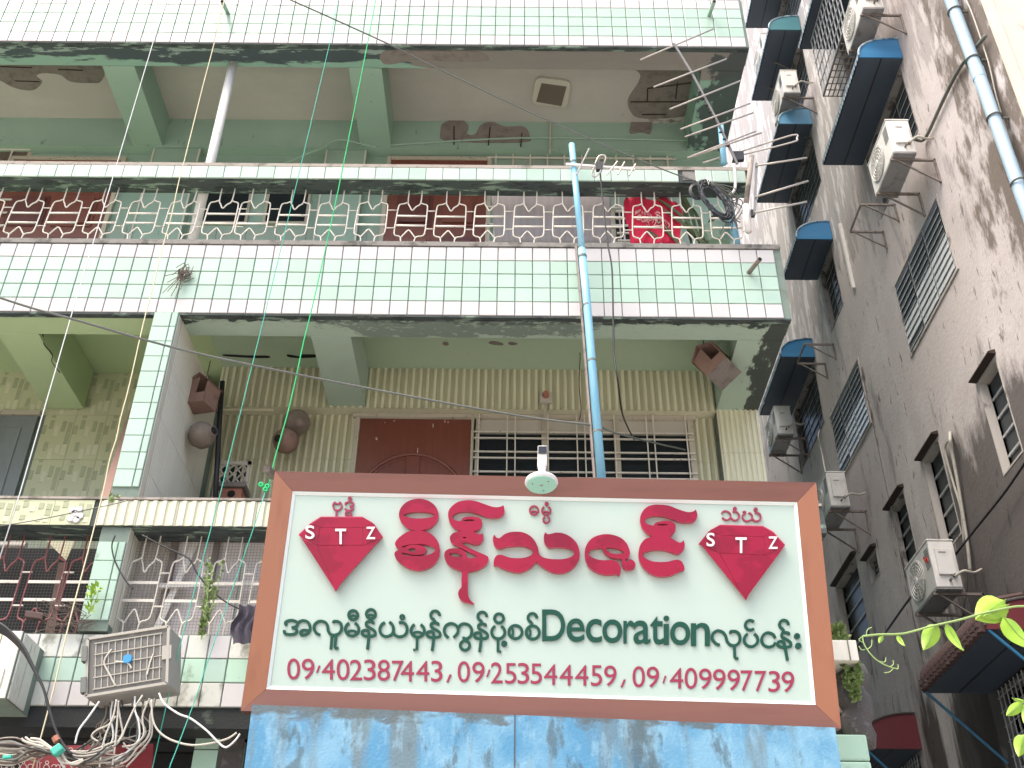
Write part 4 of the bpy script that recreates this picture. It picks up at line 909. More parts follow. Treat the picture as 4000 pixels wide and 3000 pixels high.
# small crimson words above
def sm(tf, its): strokes(tf, its, 's_digit', 24, .010)
sm(D1, [([(905, 165), (918, 190), (945, 198), (970, 190), (982, 165)],), (circ(943, 228, 68, -60, 240, 26), False, 1, 1), ([(930, 300), (925, 398)], False, 1.1, 1), ([(1068, 212), (1068, 185), (1125, 168), (1185, 185), (1182, 222), (1130, 237)],), ([(1135, 240), (1182, 258), (1170, 288), (1100, 296), (1058, 268)],), (circ(1137, 118, 20, 0, 360, 14), True, 1, 1), (circ(1113, 358, 46, 0, 360, 18), True, 1, 1), (circ(1113, 392, 32, 200, 340, 10, 22), False, .8, 1)])
sm(A2, [(circ(685, 240, 62, 0, 360, 22), True, 1, 1), (circ(685, 275, 42, 200, 340, 10, 22), False, .8, 1), (circ(862, 245, 62, -62, 242, 22), False, 1, 1), (circ(862, 280, 42, 200, 340, 10, 22), False, .8, 1), (circ(868, 147, 16, 0, 360, 12), True, 1.2, 1), (circ(863, 375, 45, -62, 242, 18), False, 1, 1)])
sm(D2, [([(625, 192), (650, 158), (695, 150), (748, 178), (765, 230), (738, 275), (690, 288), (632, 252)],), ([(765, 255), (815, 292), (870, 280), (897, 222), (872, 178), (835, 157), (795, 165)],), (circ(828, 115, 20, 0, 360, 12), True, 1, 1),
        ([(950, 165), (985, 158), (992, 185), (950, 215), (948, 260), (990, 302), (1040, 302), (1088, 272), (1095, 225), (1070, 188), (1037, 178)],), ([(1092, 260), (1130, 300), (1180, 304), (1222, 270), (1222, 215), (1190, 182), (1138, 178)],), (circ(1150, 127, 20, 0, 360, 12), True, 1, 1)])
# lamp on an arm over the sign
lp_ = thing('round_sign_lamp', 'white stemmed lamp with round mint face hanging over the top edge of the sign', 'lamp', PY(2118, 1800, 6.6))
c = PY(2115, 1893, 6.32); ax = Vector((0, -.13, -1)).normalized()
MB().lathe(c, -ax, [(0, .102), (.016, .112), (.03, .108), (.045, .06), (.075, .035), (.09, .03)], 28).build('lamp_head', M['white_acr'], lp_, smooth=False, bevel=.002)
MB().lathe(c + ax * .006, -ax, [(0, .098), (.005, .100)], 28).build('lamp_disc', M['mintdisc'], lp_)
for a_ in (30, 150, 270):
    u = ax.orthogonal().normalized(); v = ax.cross(u); q = c + ax * .0075 + (u * math.cos(R(a_)) + v * math.sin(R(a_))) * .062; MB().lathe(q, -ax, [(0, .005), (.002, .005)], 8).build('screw', M['black'], lp_)
MB().lathe(c + ax * .0075, -ax, [(0, .012), (.002, .012)], 8).build('sensor', M['ac_under'], lp_)
a = PY(2117, 1868, 6.42); MB().tube([c - ax * .085, a, PY(2118, 1815, 6.50)], [.03, .029, .026], 12).build('lamp_stem', M['white_acr'], lp_, smooth=True)
bxs('lamp_mount', 'white_pvc', [(2101, 1740), (2138, 1740), (2136, 1822), (2099, 1822)], 6.55, .04, lp_, bevel=.004)
bxs('solar_cell', 'glass', [(2103, 1743), (2136, 1743), (2136, 1770), (2102, 1770)], 6.54, .008, lp_)
# blue panel beneath the sign
bl = MB()
tl, tr, br, blp = suv(985, 2752), suv(3262, 2842), suv(3300, 3120), suv(962, 3120)
yy = 6.62
P4 = [PY(950, 3150, yy), PY(3305, 3150, yy), PY(3262, 2842, yy), PY(985, 2752, yy)]
low = [Vector((P4[0].x, yy, 1.9)), Vector((P4[1].x, yy, 1.9))]
bl.hexa([low[0], low[1], P4[2], P4[3]], [p + Vector((0, .05, 0)) for p in (low[0], low[1], P4[2], P4[3])])
bo = bl.build('blue_hoarding', M['bluewall']); tag(bo, 'weathered sky-blue metal hoarding with dark streaks directly below the sign', 'hoarding')
for k, px in enumerate((2010,)):
    q = PY(px, 2900, yy - .004); B('seam', M['mortar'], bo, q.x - .003, q.x + .003, yy - .004, yy - .001, 1.9, PY(px, 2790, yy).z)

# ================================================================ NEIGHBOUR BUILDING
NX = 5.2; NY = 7.62
nb = thing('weathered_building', 'tall stained grey building with louvred windows beyond the alley', 'building', (NX + 3, 14, 0))
# wall with recessed window openings
wins = [(9.79, 11.53, 9.90, 11.03, 3, 'louvre'), (13.38, 15.03, 10.00, 11.12, 3, 'louvre'), (9.53, 10.06, 7.25, 8.44, 1, 'dark'), (11.36, 11.97, 7.22, 8.53, 1, 'dark')]
for q in (((3530, 1915), (3475, 1995), (3570, 2200)), ((3352, 2218), (3258, 2250), (3355, 2550)), ((3412, 2155), (3410, 2160), (3440, 2240))):
    a, b, c3 = [PX(*p) for p in q]; y0, y1 = min(a.y, c3.y), max(b.y, a.y + .35); wins.append((y0, y1, c3.z, (a.z + b.z) / 2, 1, 'dark'))
big = [(9.75, 11.45, 12.15, 13.40), (9.4, 11.3, 15.6, 16.9)]
a2o = PX(3042, 481, 4.6); a2f = PX(2957, 788, 4.6)
a3o = PX(3004, 114, 4.6); a3f = PX(2934, 373, 4.6)
a4f = PX(3122, 190, 4.6)
a5o = PX(3112, 931, 4.6); a5f = PX(3081, 1220, 4.6)
AW = [(9.62, 11.62, 13.46, 'awn_blue', 'wide blue-ended dark awning above the topmost louvred window, nearest the drainpipe'),
      (a2o.y, a2f.y, a2o.z, 'awn_slate', 'dark awning with pale slate-blue end right of the antenna rods'),
      (a3o.y, a3f.y, a3o.z, 'awn_teal', 'dark awning with teal end at the top beside the tiled corner'),
      (a4f.y - 2.3, a4f.y, a4f.z, 'awn_dark', 'long scalloped navy awning cut off by the top edge, over a window cage'),
      (a5o.y, a5f.y, a5o.z, 'awn_blue', 'bright blue-ended awning low beside the stub pipe corner')]
q6 = PX(3055, 1391, 4.62); AW.append((q6.y, q6.y + 1.9, q6.z, 'awn_blue', 'small visible corner of blue awning just right of the mouldy beam end'))
q7 = PX(2912, 108, 4.6); AW.append((q7.y - 2.2, q7.y, q7.z, 'awn_dark', 'slate-dark awning at the top left edge of the weathered building'))
for (y0, y1, z, mt, lb) in AW: wins.append((y0 + .15, y1 - .15, z - 1.25, z - .03, 3, 'open'))
for p, q, r in (((3810, 2470), (0, 0), (0, 0)),):
    pass
m1 = PX(3850, 2453, 4.45); m1f = PX(3602, 2693, 4.45)
m2 = PX(3372, 2920, 4.45)
wins.append((m1.y + .15, m1f.y - .15, m1.z - 1.7, m1.z - .05, 3, 'cage')); wins.append((m2.y + .15, m2.y + 1.6, m2.z - 1.5, m2.z - .03, 3, 'cage'))
# wall surface as strips around the openings (cells of a grid)
ys = sorted(set([NY, 34] + [v for w_ in wins for v in w_[:2]])); zs = sorted(set([0, 30] + [v for w_ in wins for v in w_[2:4]]))
wl = MB()
for i in range(len(ys) - 1):
    for j in range(len(zs) - 1):
        cy, cz_ = (ys[i] + ys[i + 1]) / 2, (zs[j] + zs[j + 1]) / 2
        if any(w_[0] < cy < w_[1] and w_[2] < cz_ < w_[3] for w_ in wins): continue
        wl.add([(NX, ys[i + 1], zs[j]), (NX, ys[i], zs[j]), (NX, ys[i], zs[j + 1]), (NX, ys[i + 1], zs[j + 1])], [(0, 1, 2, 3)])
wl = wl.build('wall', M['nwall'], nb)
B('front_wall', M['nfront'], nb, NX + .003, NX + 9, NY, NY + .2, 0, 30)
B('corner_strip', M['nfront'], nb, NX - .012, NX + .1, NY - .012, NY + .03, 0, 30)
B('inner_wall', M['dark'], nb, NX + .5, NX + .6, NY + .4, 34, 0, 30)
rr = mk('wall_repair_line', (.30, .27, .26), .9, [(STAIN, (8, 8, 3), .5, .1, .8, ())])
for w_ in wins:
    y0, y1, z0, z1, nbay, kd = w_
    rv = MB(); dp = .16 if kd != 'louvre' else .05
    rv.box(NX - .004, NX + dp, y0 - .001, y0 + .02, z0, z1).box(NX - .003, NX + dp, y1 - .02, y1 + .001, z0, z1).box(NX - .002, NX + dp, y0 + .0205, y1 - .0205, z1 - .02, z1).box(NX - .006, NX + dp, y0 + .0205, y1 - .0205, z0, z0 + .02)
    wn = rv.build('window', M['sill'] if kd in ('louvre', 'dark') else M['reveal'], nb)
    if kd == 'louvre':
        fr = MB(); tk = .03
        fr.box(NX - .018, NX - .005, y0 - .04, y1 + .04, z1, z1 + .035).box(NX - .018, NX - .005, y0 - .04, y1 + .04, z0 - .035, z0).box(NX - .018, NX - .005, y0 - .04, y0, z0, z1).box(NX - .018, NX - .005, y1, y1 + .04, z0, z1)
        fr.build('frame', M['sill'], wn)
    bw_ = (y1 - y0) / nbay
    for k in range(nbay):
        ya, yb_ = y0 + k * bw_ + .02, y0 + (k + 1) * bw_ - .02
        fx = NX + (.0 if kd == 'louvre' else .10)
        mm = MB(); mm.box(fx - .006, fx + .03, ya - .022, ya, z0 + .02, z1 - .02).box(fx - .006, fx + .03, yb_, yb_ + .022, z0 + .02, z1 - .02); mm.build('frame', M['alu'], wn)
        if kd in ('louvre', 'open'):
            nl = 10 if kd == 'louvre' else 7; st = (z1 - z0 - .04) / nl
            for j in range(nl):
                zz = z0 + .02 + j * st; low_ = j < 5 - (k == 2) * 1 and kd == 'louvre' and not (k == 2 and j < 1)
                mt = M['louvre_sky'] if (low_ and (k < 2 or j < 4)) else M['louvre_dark']
                lv = MB(); lv.hexa([(fx - .022, ya, zz), (fx - .022, yb_, zz), (fx - .017, yb_, zz), (fx - .017, ya, zz)], [(fx - .012, ya, zz + st * .97), (fx - .012, yb_, zz + st * .97), (fx - .007, yb_, zz + st * .97), (fx - .007, ya, zz + st * .97)])
                lv.build('louvre', mt, wn)
                MB().box(fx - .028, fx - .023, ya, yb_, zz - .006, zz + .009).build('louvre_edge', M['alu'], wn)
        elif kd == 'dark':
            n_ = 4
            B('pane', M['louvre_dark'], wn, fx + .02, fx + .028, ya, yb_, z0 + .02, z1 - .02)
            for j in range(1, n_ + 1): MB().box(fx - .002, fx + .019, ya, yb_, z0 + (z1 - z0) * j / (n_ + 1) - .014, z0 + (z1 - z0) * j / (n_ + 1) + .014).build('bar', M['alu'], wn)
        elif kd == 'cage':
            for j in range(11): MB().box(NX - .03, NX - .02, ya, yb_, z0 + (z1 - z0) * (j + .5) / 11 - .006, z0 + (z1 - z0) * (j + .5) / 11 + .006).build('bar', M['alu'], wn)
            for j in range(5): MB().box(NX - .042, NX - .031, ya + bw_ * j / 5 - .005, ya + bw_ * j / 5 + .005, z0, z1).build('bar', M['alu'], wn)
    if kd == 'dark' and y1 - y0 > .45:            # sloping hood stone over the small windows
        MB().hexa([(NX - .09, y0 - .03, z1 + .03), (NX - .09, y1 + .03, z1 + .03), (NX - .085, y1 + .03, z1 + .05), (NX - .085, y0 - .03, z1 + .05)], [(NX - .0, y0 - .03, z1 + .02), (NX - .0, y1 + .03, z1 + .02), (NX - .0, y1 + .03, z1 + .08), (NX - .0, y0 - .03, z1 + .08)]).build('hood', M['rebar'], wn)
# raised band running down the wall
for px, py, px2, py2 in ((3360, 1410, 3430, 1900),):
    a = PX(px, py); B('render_band', rr, nb, NX - .018, NX - .001, a.y - .06, a.y - .02, 6.0, 10.9)
a = PX(3285, 880); B('downpipe_chase', M['white_pvc'], nb, NX - .05, NX - .002, a.y - .05, a.y, PX(3318, 1180).z, a.z)

# ---- awnings
def awning(y0, y1, z, endmat, label, xo=4.6, hgt=.36, sheet='awn_dark', edge='awn_edge', group='awnings on the weathered building', strut=None, scallop=True):
    t = thing('window_awning', label, 'awning', (NX, (y0 + y1) / 2, z), group)
    xi = NX - .012; wdt = xi - xo
    def prof(s):                                       # s 0 at wall .. 1 at outer lip
        a_ = s * math.pi / 2; return xi - wdt * math.sin(a_) ** .85, z + .02 + hgt * math.cos(a_) ** .9
    ns = 10; nc = max(24, int((y1 - y0) / .038)); vs = []; fs = []
    for k, off in ((0, 0), (1, .012)):
        for i in range(nc + 1):
            yy_ = y0 + (y1 - y0) * i / nc; wob = .010 * math.sin(i * math.pi) if False else (.010 if i % 2 else -.006)
            for j in range(ns + 1):
                x_, z_ = prof(j / ns); vs.append((x_ - (.002 if j == ns else 0), yy_, z_ + (wob if scallop else 0) * .8 + off - (.03 * (i % 2) if j == ns and scallop else 0)))
    W_ = ns + 1; o2 = (nc + 1) * W_
    for i in range(nc):
        for j in range(ns):
            a_ = i * W_ + j; fs.append((a_, a_ + 1, a_ + W_ + 1, a_ + W_)); fs.append((o2 + a_, o2 + a_ + W_, o2 + a_ + W_ + 1, o2 + a_ + 1))
        a_ = i * W_ + ns; fs.append((a_, o2 + a_, o2 + a_ + W_, a_ + W_))
    MB().add(vs, fs).build('awning_sheet', M[sheet], t)
    lip = MB()
    for i in range(nc):
        if i % 2 == 0: continue
        yy_ = y0 + (y1 - y0) * i / nc; lip.add([(xo - .016, yy_ - .034, z + .035), (xo - .016, yy_ + .034, z + .035), (xo - .010, yy_ + .022, z - .03), (xo - .012, yy_ - .022, z - .03)], [(0, 1, 2, 3), (3, 2, 1, 0)])
    lip.build('lip', M[edge], t)
    for yy_, mt in ((y0, endmat), (y1 - .012, sheet)):
        P_ = [(xi, z)] + [prof(j / ns) for j in range(ns + 1)] + [(xo, z)]
        f_ = [(p[0], yy_ - .004, p[1] - .012) for p in P_]; b_ = [(p[0], yy_ + .012, p[1] - .012) for p in P_]; n = len(P_)
        MB().add(f_ + b_, [tuple(reversed(range(n))), tuple(range(n, 2 * n))] + [(i, (i + 1) % n, n + (i + 1) % n, n + i) for i in range(n)]).build('end_panel', M[mt], t)
    P_ = [prof(j / ns) for j in range(ns + 1)]
    rim = MB(); rim.tube([(p[0], y0 - .008, p[1] + .005) for p in P_], .014, 6); rim.build('rim', M[edge if not endmat == 'awn_maroon' else 'mortar'], t)
    # soffit boards under the sheet
    nb_ = 2
    for k in range(nb_):
        B('soffit_sheet', M[sheet], t, xo + .015 + k * (wdt / nb_), xo + .006 + (k + 1) * (wdt / nb_), y0 + .01, y1 - .012, z - .010, z + .002)
    B('seam', M['black'], t, xo + .008 + wdt / 2 - .008, xo + .008 + wdt / 2 + .014, y0 + .01, y1 - .015, z - .014, z - .0105)
    if strut:
        for yy_ in strut: MB().tube([(xo + .03, yy_, z - .01), (NX - .01, yy_ + .02, z - .75)], .016, 6).build('strut', M['strut_blue'], t)
    return t
for (y0, y1, z, mt, lb) in AW: awning(y0, y1, z, mt, lb)
awning(m1.y, m1f.y, m1.z, 'awn_maroon', 'maroon-ended awning with brown ridged roofing behind the green vine', xo=4.45, hgt=.30, edge='awn_roof', strut=(m1.y + .02, m1f.y - .02))
awning(m2.y, m2.y + 1.8, m2.z, 'awn_maroon', 'lowest maroon awning just right of the sign frame', xo=4.45, hgt=.42, edge='mortar', strut=(m2.y + .02,))
# ridged roofing on the maroon awning's curved outer edge
tr_ = bpy.data.objects[[o.name for o in col.objects if o.get('label', '').startswith('maroon-ended')][0]]
tm = None
mbt = MB(); mbt.tube(cr([(4.9, 0, .34), (4.6, 0, .27), (4.44, 0, .14), (4.42, 0, -.03)], 4), .045, 6)
for k in range(4): mbt.tube([(4.385 + .012 * k * k, -.035, .02 + .06 * k), (4.385 + .012 * k * k, .035, .02 + .06 * k)], .012, 5)
me_t = mbt.mesh('roof_tile'); me_t.materials.append(M['awn_roof'])
L_ = m1f.y - m1.y
for k in range(int(L_ / .11)): inst(me_t, 'roof_tile', tr_, (0, m1.y + .05 + k * .11, m1.z), (0, 0, 0))
# window cage below the top awning
cg = thing('window_cage', 'projecting steel window cage under the long navy awning at the top', 'window cage', (NX, a4f.y - 1.2, a4f.z - 1.3))
cmb = None
y0c, y1c, zc, xo = a4f.y - 1.6, a4f.y - .25, a4f.z - .15, 4.72
zc0 = PX(3240, 300, 4.72).z; zc0 = min(zc0, zc - .9)
for i in range(12):
    yy_ = y0c + (y1c - y0c) * i / 11; MB().bar((xo, yy_, zc0), (xo, yy_, zc), .014).build('bar', M['alu'], cg); MB().bar((xo, yy_, zc0), (NX, yy_, zc0), .012).build('bar', M['bracket'], cg)
for j in range(6): zz = zc0 + (zc - zc0) * j / 5; MB().bar((xo - .012, y0c, zz), (xo - .012, y1c, zz), .014).build('bar', M['alu'], cg)
for j in range(7): xx = xo + (NX - xo) * j / 7; MB().bar((xx, y0c, zc0 - .013), (xx, y1c, zc0 - .013), .014).build('bar', M['bracket'], cg)

# ---- air conditioners
def ac(px, py, label, xo=4.66, bottom=False, logo=False, L=.80, H=.56, D=.29, arms=True, pipe=True):
    p = PX(px, py, xo); y0, z1 = p.y, p.z
    if bottom: z1 += H
    t = thing('air_conditioner_unit', label, 'air conditioner', (xo + D / 2, y0 + L / 2, z1 - H), 'air conditioner outdoor units on the weathered wall')
    c = B('casing', M['ac'], t, xo, xo + D, y0, y0 + L, z1 - H, z1, bevel=.014)
    B('base_tray', M['ac_under'], t, xo + .004, xo + D - .004, y0 + .006, y0 + L - .006, z1 - H - .02, z1 - H - .001)
    B('top_lid', M['ac'], t, xo - .006, xo + D + .006, y0 - .006, y0 + L + .006, z1 + .001, z1 + .022, bevel=.006)
    cy, cz_ = y0 + L * .60, z1 - H / 2
    MB().lathe((xo - .003, cy, cz_), (-1, 0, 0), [(0, .235), (.012, .23)], 28).build('fan_recess', M['ac_fan'], c)
    for k in range(5): MB().tube([(xo - .022, cy + (.05 + .042 * k) * math.cos(a_ * math.pi / 12), cz_ + (.05 + .042 * k) * math.sin(a_ * math.pi / 12)) for a_ in range(24)], .0045, 4, True).build('guard_ring', M['ac'], c)
    for k in range(12): a_ = k * math.pi / 6; MB().tube([(xo - .020, cy + .04 * math.cos(a_), cz_ + .04 * math.sin(a_)), (xo - .018, cy + .235 * math.cos(a_ + .3), cz_ + .235 * math.sin(a_ + .3))], .004, 4).build('guard_spoke', M['ac'], c)
    MB().lathe((xo - .018, cy, cz_), (-1, 0, 0), [(0, .045), (.012, .04)], 14).build('fan_badge', M['white_acr'], c)
    for k in range(8): MB().box(xo - .004, xo - .001, y0 + .03, y0 + .16, z1 - .08 - k * .03, z1 - .068 - k * .03).build('vent_slot', M['ac_under'], c)
    # service end with valve cover facing the street
    B('valve_cover', M['ac'], t, xo + .05, xo + D - .04, y0 - .03, y0 - .001, z1 - H + .14, z1 - .10, bevel=.008)
    B('handle_slot', M['ac_under'], t, xo + .09, xo + .17, y0 - .034, y0 - .0305, z1 - .16, z1 - .145)
    for k in range(2): MB().tube([(xo + .16 + .05 * k, y0 - .002, z1 - H + .08 + .05 * k), (xo + .16 + .05 * k, y0 - .06, z1 - H + .08 + .05 * k)], .014, 8).build('valve', M['bracket'], t)
    if pipe: MB().tube(cr([(xo + .20, y0 - .06, z1 - H + .10), (xo + .28, y0 - .12, z1 - H + .14), (xo + .40, y0 - .10, z1 - H + .13), (NX - .02, y0 - .04, z1 - H + .20)], 5), .016, 6).build('refrigerant_pipe', M['wire_pale'], t, smooth=True)
    if arms:
        for yy_ in (y0 + .10, y0 + L - .10):
            b = MB(); zb_ = z1 - H - .04; b.bar((xo - .02, yy_, zb_), (NX - .002, yy_, zb_), .03, .03); b.bar((NX - .014, yy_, zb_ + .012), (NX - .014, yy_, zb_ - .38), .024, .03, (0, 1, 0)); b.bar((xo + .06, yy_, zb_ - .012), (NX - .02, yy_, zb_ - .36), .02)
            b.build('bracket', M['bracket'], t)
    if logo:
        for s_ in (0, 1):
            MB().tube([(xo - .004 - .001 * a_, y0 + .10 + (.035 if s_ else -.0) + .03 * math.cos(a_ * .55 + s_ * 3.1), z1 - .18 + (.03 if s_ else -.03) + .035 * math.sin(a_ * .55 + s_ * 3.1)) for a_ in range(8)], .008, 4).build('logo_mark', M['red_print'], c)
    return t
ac(3458, 470, 'large outdoor unit under the widest blue awning with grey conduit')
ac(3047, 276, 'outdoor unit between the teal and slate-blue awnings')
ac(3372, 28, 'outdoor unit cut by the top edge right of the window cage', bottom=True)
ac(3022, 1589, 'outdoor unit just right of the cream tiled corner pier')
ac(3224, 1845, 'outdoor unit beside the top right corner of the sign')
ac(3620, 2112, 'lower outdoor unit with red swirl mark in the darkest stained area', logo=True)
ac(2972, 130, 'leftmost outdoor unit tucked behind the upper tiled corner')
# empty brackets
for k, (px, py, lb) in enumerate(((3370, 800, 'empty rusty bracket under the large outdoor unit'), (3150, 1345, 'empty rusty bracket below the bright blue awning'))):
    q = PX(px, py, 4.75); t = thing('steel_bracket', lb, 'bracket', (NX, q.y, q.z), 'empty brackets on the weathered wall')
    for dy in (0, .55):
        b = MB(); b.bar((4.72, q.y + dy, q.z), (NX - .002, q.y + dy, q.z), .028); b.bar((NX - .014, q.y + dy, q.z + .012), (NX - .014, q.y + dy, q.z - .3), .022, .028, (0, 1, 0)); b.bar((4.78, q.y + dy, q.z - .01), (NX - .02, q.y + dy, q.z - .28), .018); b.build('arm', M['bracket'], t)
    MB().bar((4.73, q.y, q.z + .02), (4.73, q.y + .55, q.z + .02), .024).build('rail', M['bracket'], t)

# ---- drain pipe with clamps
pts = [(3690, -60), (3800, 240), (3960, 640), (4130, 1080)]
PP = [PX(px, py, 5.02) for px, py in pts]
yx = PX(3880, 430, 5.0).y
dpt = thing('drain_pipe', 'pale blue drain pipe clamped to the weathered wall near its front corner', 'drain pipe', (5.02, PX(3830, 300, 5.02).y, 0))
a = PX(3713, 0, 5.05); b = PX(3975, 700, 5.05); dpt_y = (a.y + b.y) / 2
MB().tube([(5.05, b.y, 4), (5.05, b.y, 8.0), (5.05, (a.y + b.y) / 2, (a.z + b.z) / 2), (5.05, a.y, a.z), (5.05, a.y, 25)], .068, 14).build('pipe', M['drain_blue'], dpt, smooth=True)
def on_pipe(py):
    r = PX(3713 + (3975 - 3713) * py / 700, py, 5.05); return r
for py in (45, 235, 460, 715): q = on_pipe(py); MB().tube([(5.05 + .076 * math.cos(k * math.pi / 8), q.y + .076 * math.sin(k * math.pi / 8), q.z) for k in range(16)], .012, 5, True).build('clamp', M['cable_grey'], dpt); MB().box(5.12, NX - .001, q.y - .01, q.y + .01, q.z - .012, q.z + .012).build('clamp_lug', M['cable_grey'], dpt)
q = on_pipe(290); MB().lathe(q + Vector((0, 0, -.08)), (0, 0, 1), [(0, .074), (.16, .076)], 14).build('pipe_socket', M['drain_blue'], dpt)
def cablex(name, label, pts, X, r, mat, cat='cable', group=None):
    P = [PX(p[0], p[1], p[2] if len(p) > 2 else X) for p in pts]
    o = MB().tube(cr(P, 6), r, 6).build(name, M[mat], smooth=True); return tag(o, label, cat, group)
cablex('conduit_cable', 'thick dark conduit climbing from the large outdoor unit to the drain pipe', [(3515, 545, 4.85), (3560, 540, 5.0), (3600, 550, 5.15), (3625, 520, 5.16), (3680, 400, 5.16), (3740, 280, 5.16), (3795, 205, 5.14), (3850, 140, 5.14)], NX, .022, 'cable_grey')
cablex('thin_cable', 'thin pale cable running down beside the blue drain pipe', [(3765, -20), (3800, 60), (3860, 240), (3890, 370), (3935, 520), (3990, 690), (4060, 860)], 5.16, .008, 'wire_pale')
cablex('wall_cable', 'black cable slanting up to the right edge of the weathered wall', [(3710, 2195, 5.0), (3800, 2080, 5.05), (3920, 1930, 5.12), (4010, 1800, 5.12), (4060, 1730, 5.12)], NX, .014, 'black')
cablex('refrigerant_line', 'taped pale pipes hanging from a hole above the lower outdoor unit', [(3711, 1690, 5.19), (3712, 1715, 5.10), (3718, 1760, 5.12), (3735, 1850, 5.14), (3760, 2000, 5.15), (3780, 2130, 5.15), (3790, 2230, 5.14)], NX, .020, 'wire_pale')
cablex('refrigerant_line', 'left strand of the taped pipes hanging above the lower outdoor unit', [(3711, 1715, 5.10), (3692, 1745, 5.12), (3700, 1800, 5.13), (3725, 1890, 5.15), (3755, 1995, 5.15), (3765, 2120, 5.15)], NX, .014, 'wire_pale')
cablex('refrigerant_line', 'bent grey pipe rising left of the second louvred window', [(3202, 1680, 5.19), (3196, 1705, 5.1), (3208, 1760, 5.12), (3222, 1830, 4.95), (3224, 1850, 4.8)], NX, .014, 'wire_pale')
cablex('diagonal_brace', 'dark diagonal pipe below the lower outdoor unit', [(3620, 2270), (3560, 2330), (3460, 2470)], 5.1, .016, 'black')
cablex('thin_cable', 'thin grey line hanging below the lower outdoor unit', [(3780, 2200), (3778, 2300), (3760, 2400), (3745, 2470)], 5.1, .006, 'cable_grey')

# ================================================================ THINGS ON AND IN FRONT OF THE FACADE
def line(name, label, pts, Y, r, mat, cat, n=5, group=None, kind=None):
    P = [PY(p[0], p[1], p[2] if len(p) > 2 else Y) for p in pts]
    o = MB().tube(cr(P, n), r, 6).build(name, M[mat], smooth=True); return tag(o, label, cat, group, kind)
line('hanging_rope', 'leftmost straight white rope hanging down the facade', [(672, -60), (599, 162), (433, 720), (288, 1200), (80, 1920), (-20, 2240)], 7.0, .0045, 'rope_white', 'rope', 1)
line('hanging_rope', 'wavy cream rope hanging left of the white round post', [(890, -60), (838, 164), (796, 323), (757, 480), (714, 651), (696, 720), (668, 850), (636, 963), (600, 1110), (569, 1227), (544, 1334), (524, 1424), (497, 1538), (470, 1638), (455, 1712), (428, 1797), (403, 1920), (345, 2150), (268, 2442), (210, 2690), (122, 3020)], 7.0, .005, 'rope_cream', 'rope', 3)
line('hanging_rope', 'thin teal rope hanging between the pillar and the cream doorway', [(1325, -40), (1287, 174), (1159, 716), (1110, 920), (1034, 1230), (863, 1920), (780, 2230), (691, 2569), (589, 3030)], 7.0, .0038, 'rope_teal', 'rope', 1)
line('hanging_rope', 'bright green rope tied to the steel arm at the sign corner', [(1475, -40), (1435, 174), (1326, 720), (1265, 1000), (1211, 1235), (1185, 1340), (1160, 1460), (1124, 1613), (1075, 1787), (1047, 1905), (1030, 1895), (1022, 1885)], 7.0, .0052, 'rope_green', 'rope', 3)
line('hanging_rope', 'short teal rope with knots hanging below the junction box at the bottom', [(1035, 1925), (985, 2080), (848, 2474), (760, 2740), (686, 2937), (666, 2987), (655, 3030)], 6.8, .0036, 'rope_teal', 'rope', 1)
kn = MB()
for (px, py) in ((1020, 1893), (1038, 1912), (1045, 1900)): kn.tube(cr([PY(px + 8 * math.cos(a), py + 7 * math.sin(a), 6.98) for a in (0, 1.5, 3, 4.5)], 4, True), .008, 5, True)
tag(kn.build('rope_knot', M['rope_green'], smooth=True), 'green rope knot on the steel arm at the top left corner of the sign', 'knot')
line('overhead_cable', 'long dark cable sloping from the top edge down to the black cable coil', [(1090, -20, 5.2), (1298, 72, 5.4), (1537, 181, 5.6), (1646, 236, 5.8), (2100, 452, 6.4), (2537, 641, 7.0), (2720, 709, 7.2)], 6, .0065, 'cable_grey', 'cable')
line('overhead_cable', 'long dark cable sloping from the left edge past the birdhouses to the barred window', [(-40, 1150, 5.4), (114, 1200, 5.5), (278, 1245, 5.6), (582, 1332, 5.9), (796, 1386, 6.1), (1100, 1450, 6.4), (1418, 1513, 6.7), (1845, 1593, 6.9), (2100, 1635, 7.0), (2318, 1662, 7.05), (2400, 1690, 7.4), (2522, 1722, 8.0), (2676, 1757, 8.8)], 6, .0082, 'cable_grey', 'cable')
line('antenna_lead', 'black lead dropping from the small antenna past the tiles to the barred window', [(2343, 660), (2356, 799), (2373, 948), (2390, 1048), (2395, 1222), (2398, 1379), (2415, 1500), (2433, 1623, 7.6), (2477, 1717, 8.7)], 7.15, .0075, 'black', 'cable')
line('sagging_wire', 'thin grey wire sagging across the lower left ledge', [(-20, 2058), (150, 2030), (345, 1990), (440, 1970), (500, 1955)], 7.2, .004, 'cable_grey', 'wire')
line('sagging_wire', 'dark wire sagging across the lower pale netting to the dark rag', [(555, 2090), (640, 2135), (735, 2180), (770, 2240), (820, 2300), (880, 2350), (960, 2390)], 7.30, .006, 'black', 'wire')
line('sagging_wire', 'curved black wire lying over the green pillar tiles behind the lower netting', [(450, 2092), (437, 2130), (445, 2180), (470, 2235), (500, 2280), (520, 2300)], 7.28, .006, 'black', 'wire')
tag(tubep('crack_line_wire', [(2275, 1240), (2262, 1330), (2266, 1390), (2262, 1500), (2270, 1600), (2262, 1640)], 8.5, .005, 'twig', None), 'thin dark vine stem dangling left of the blue pole', 'stem')
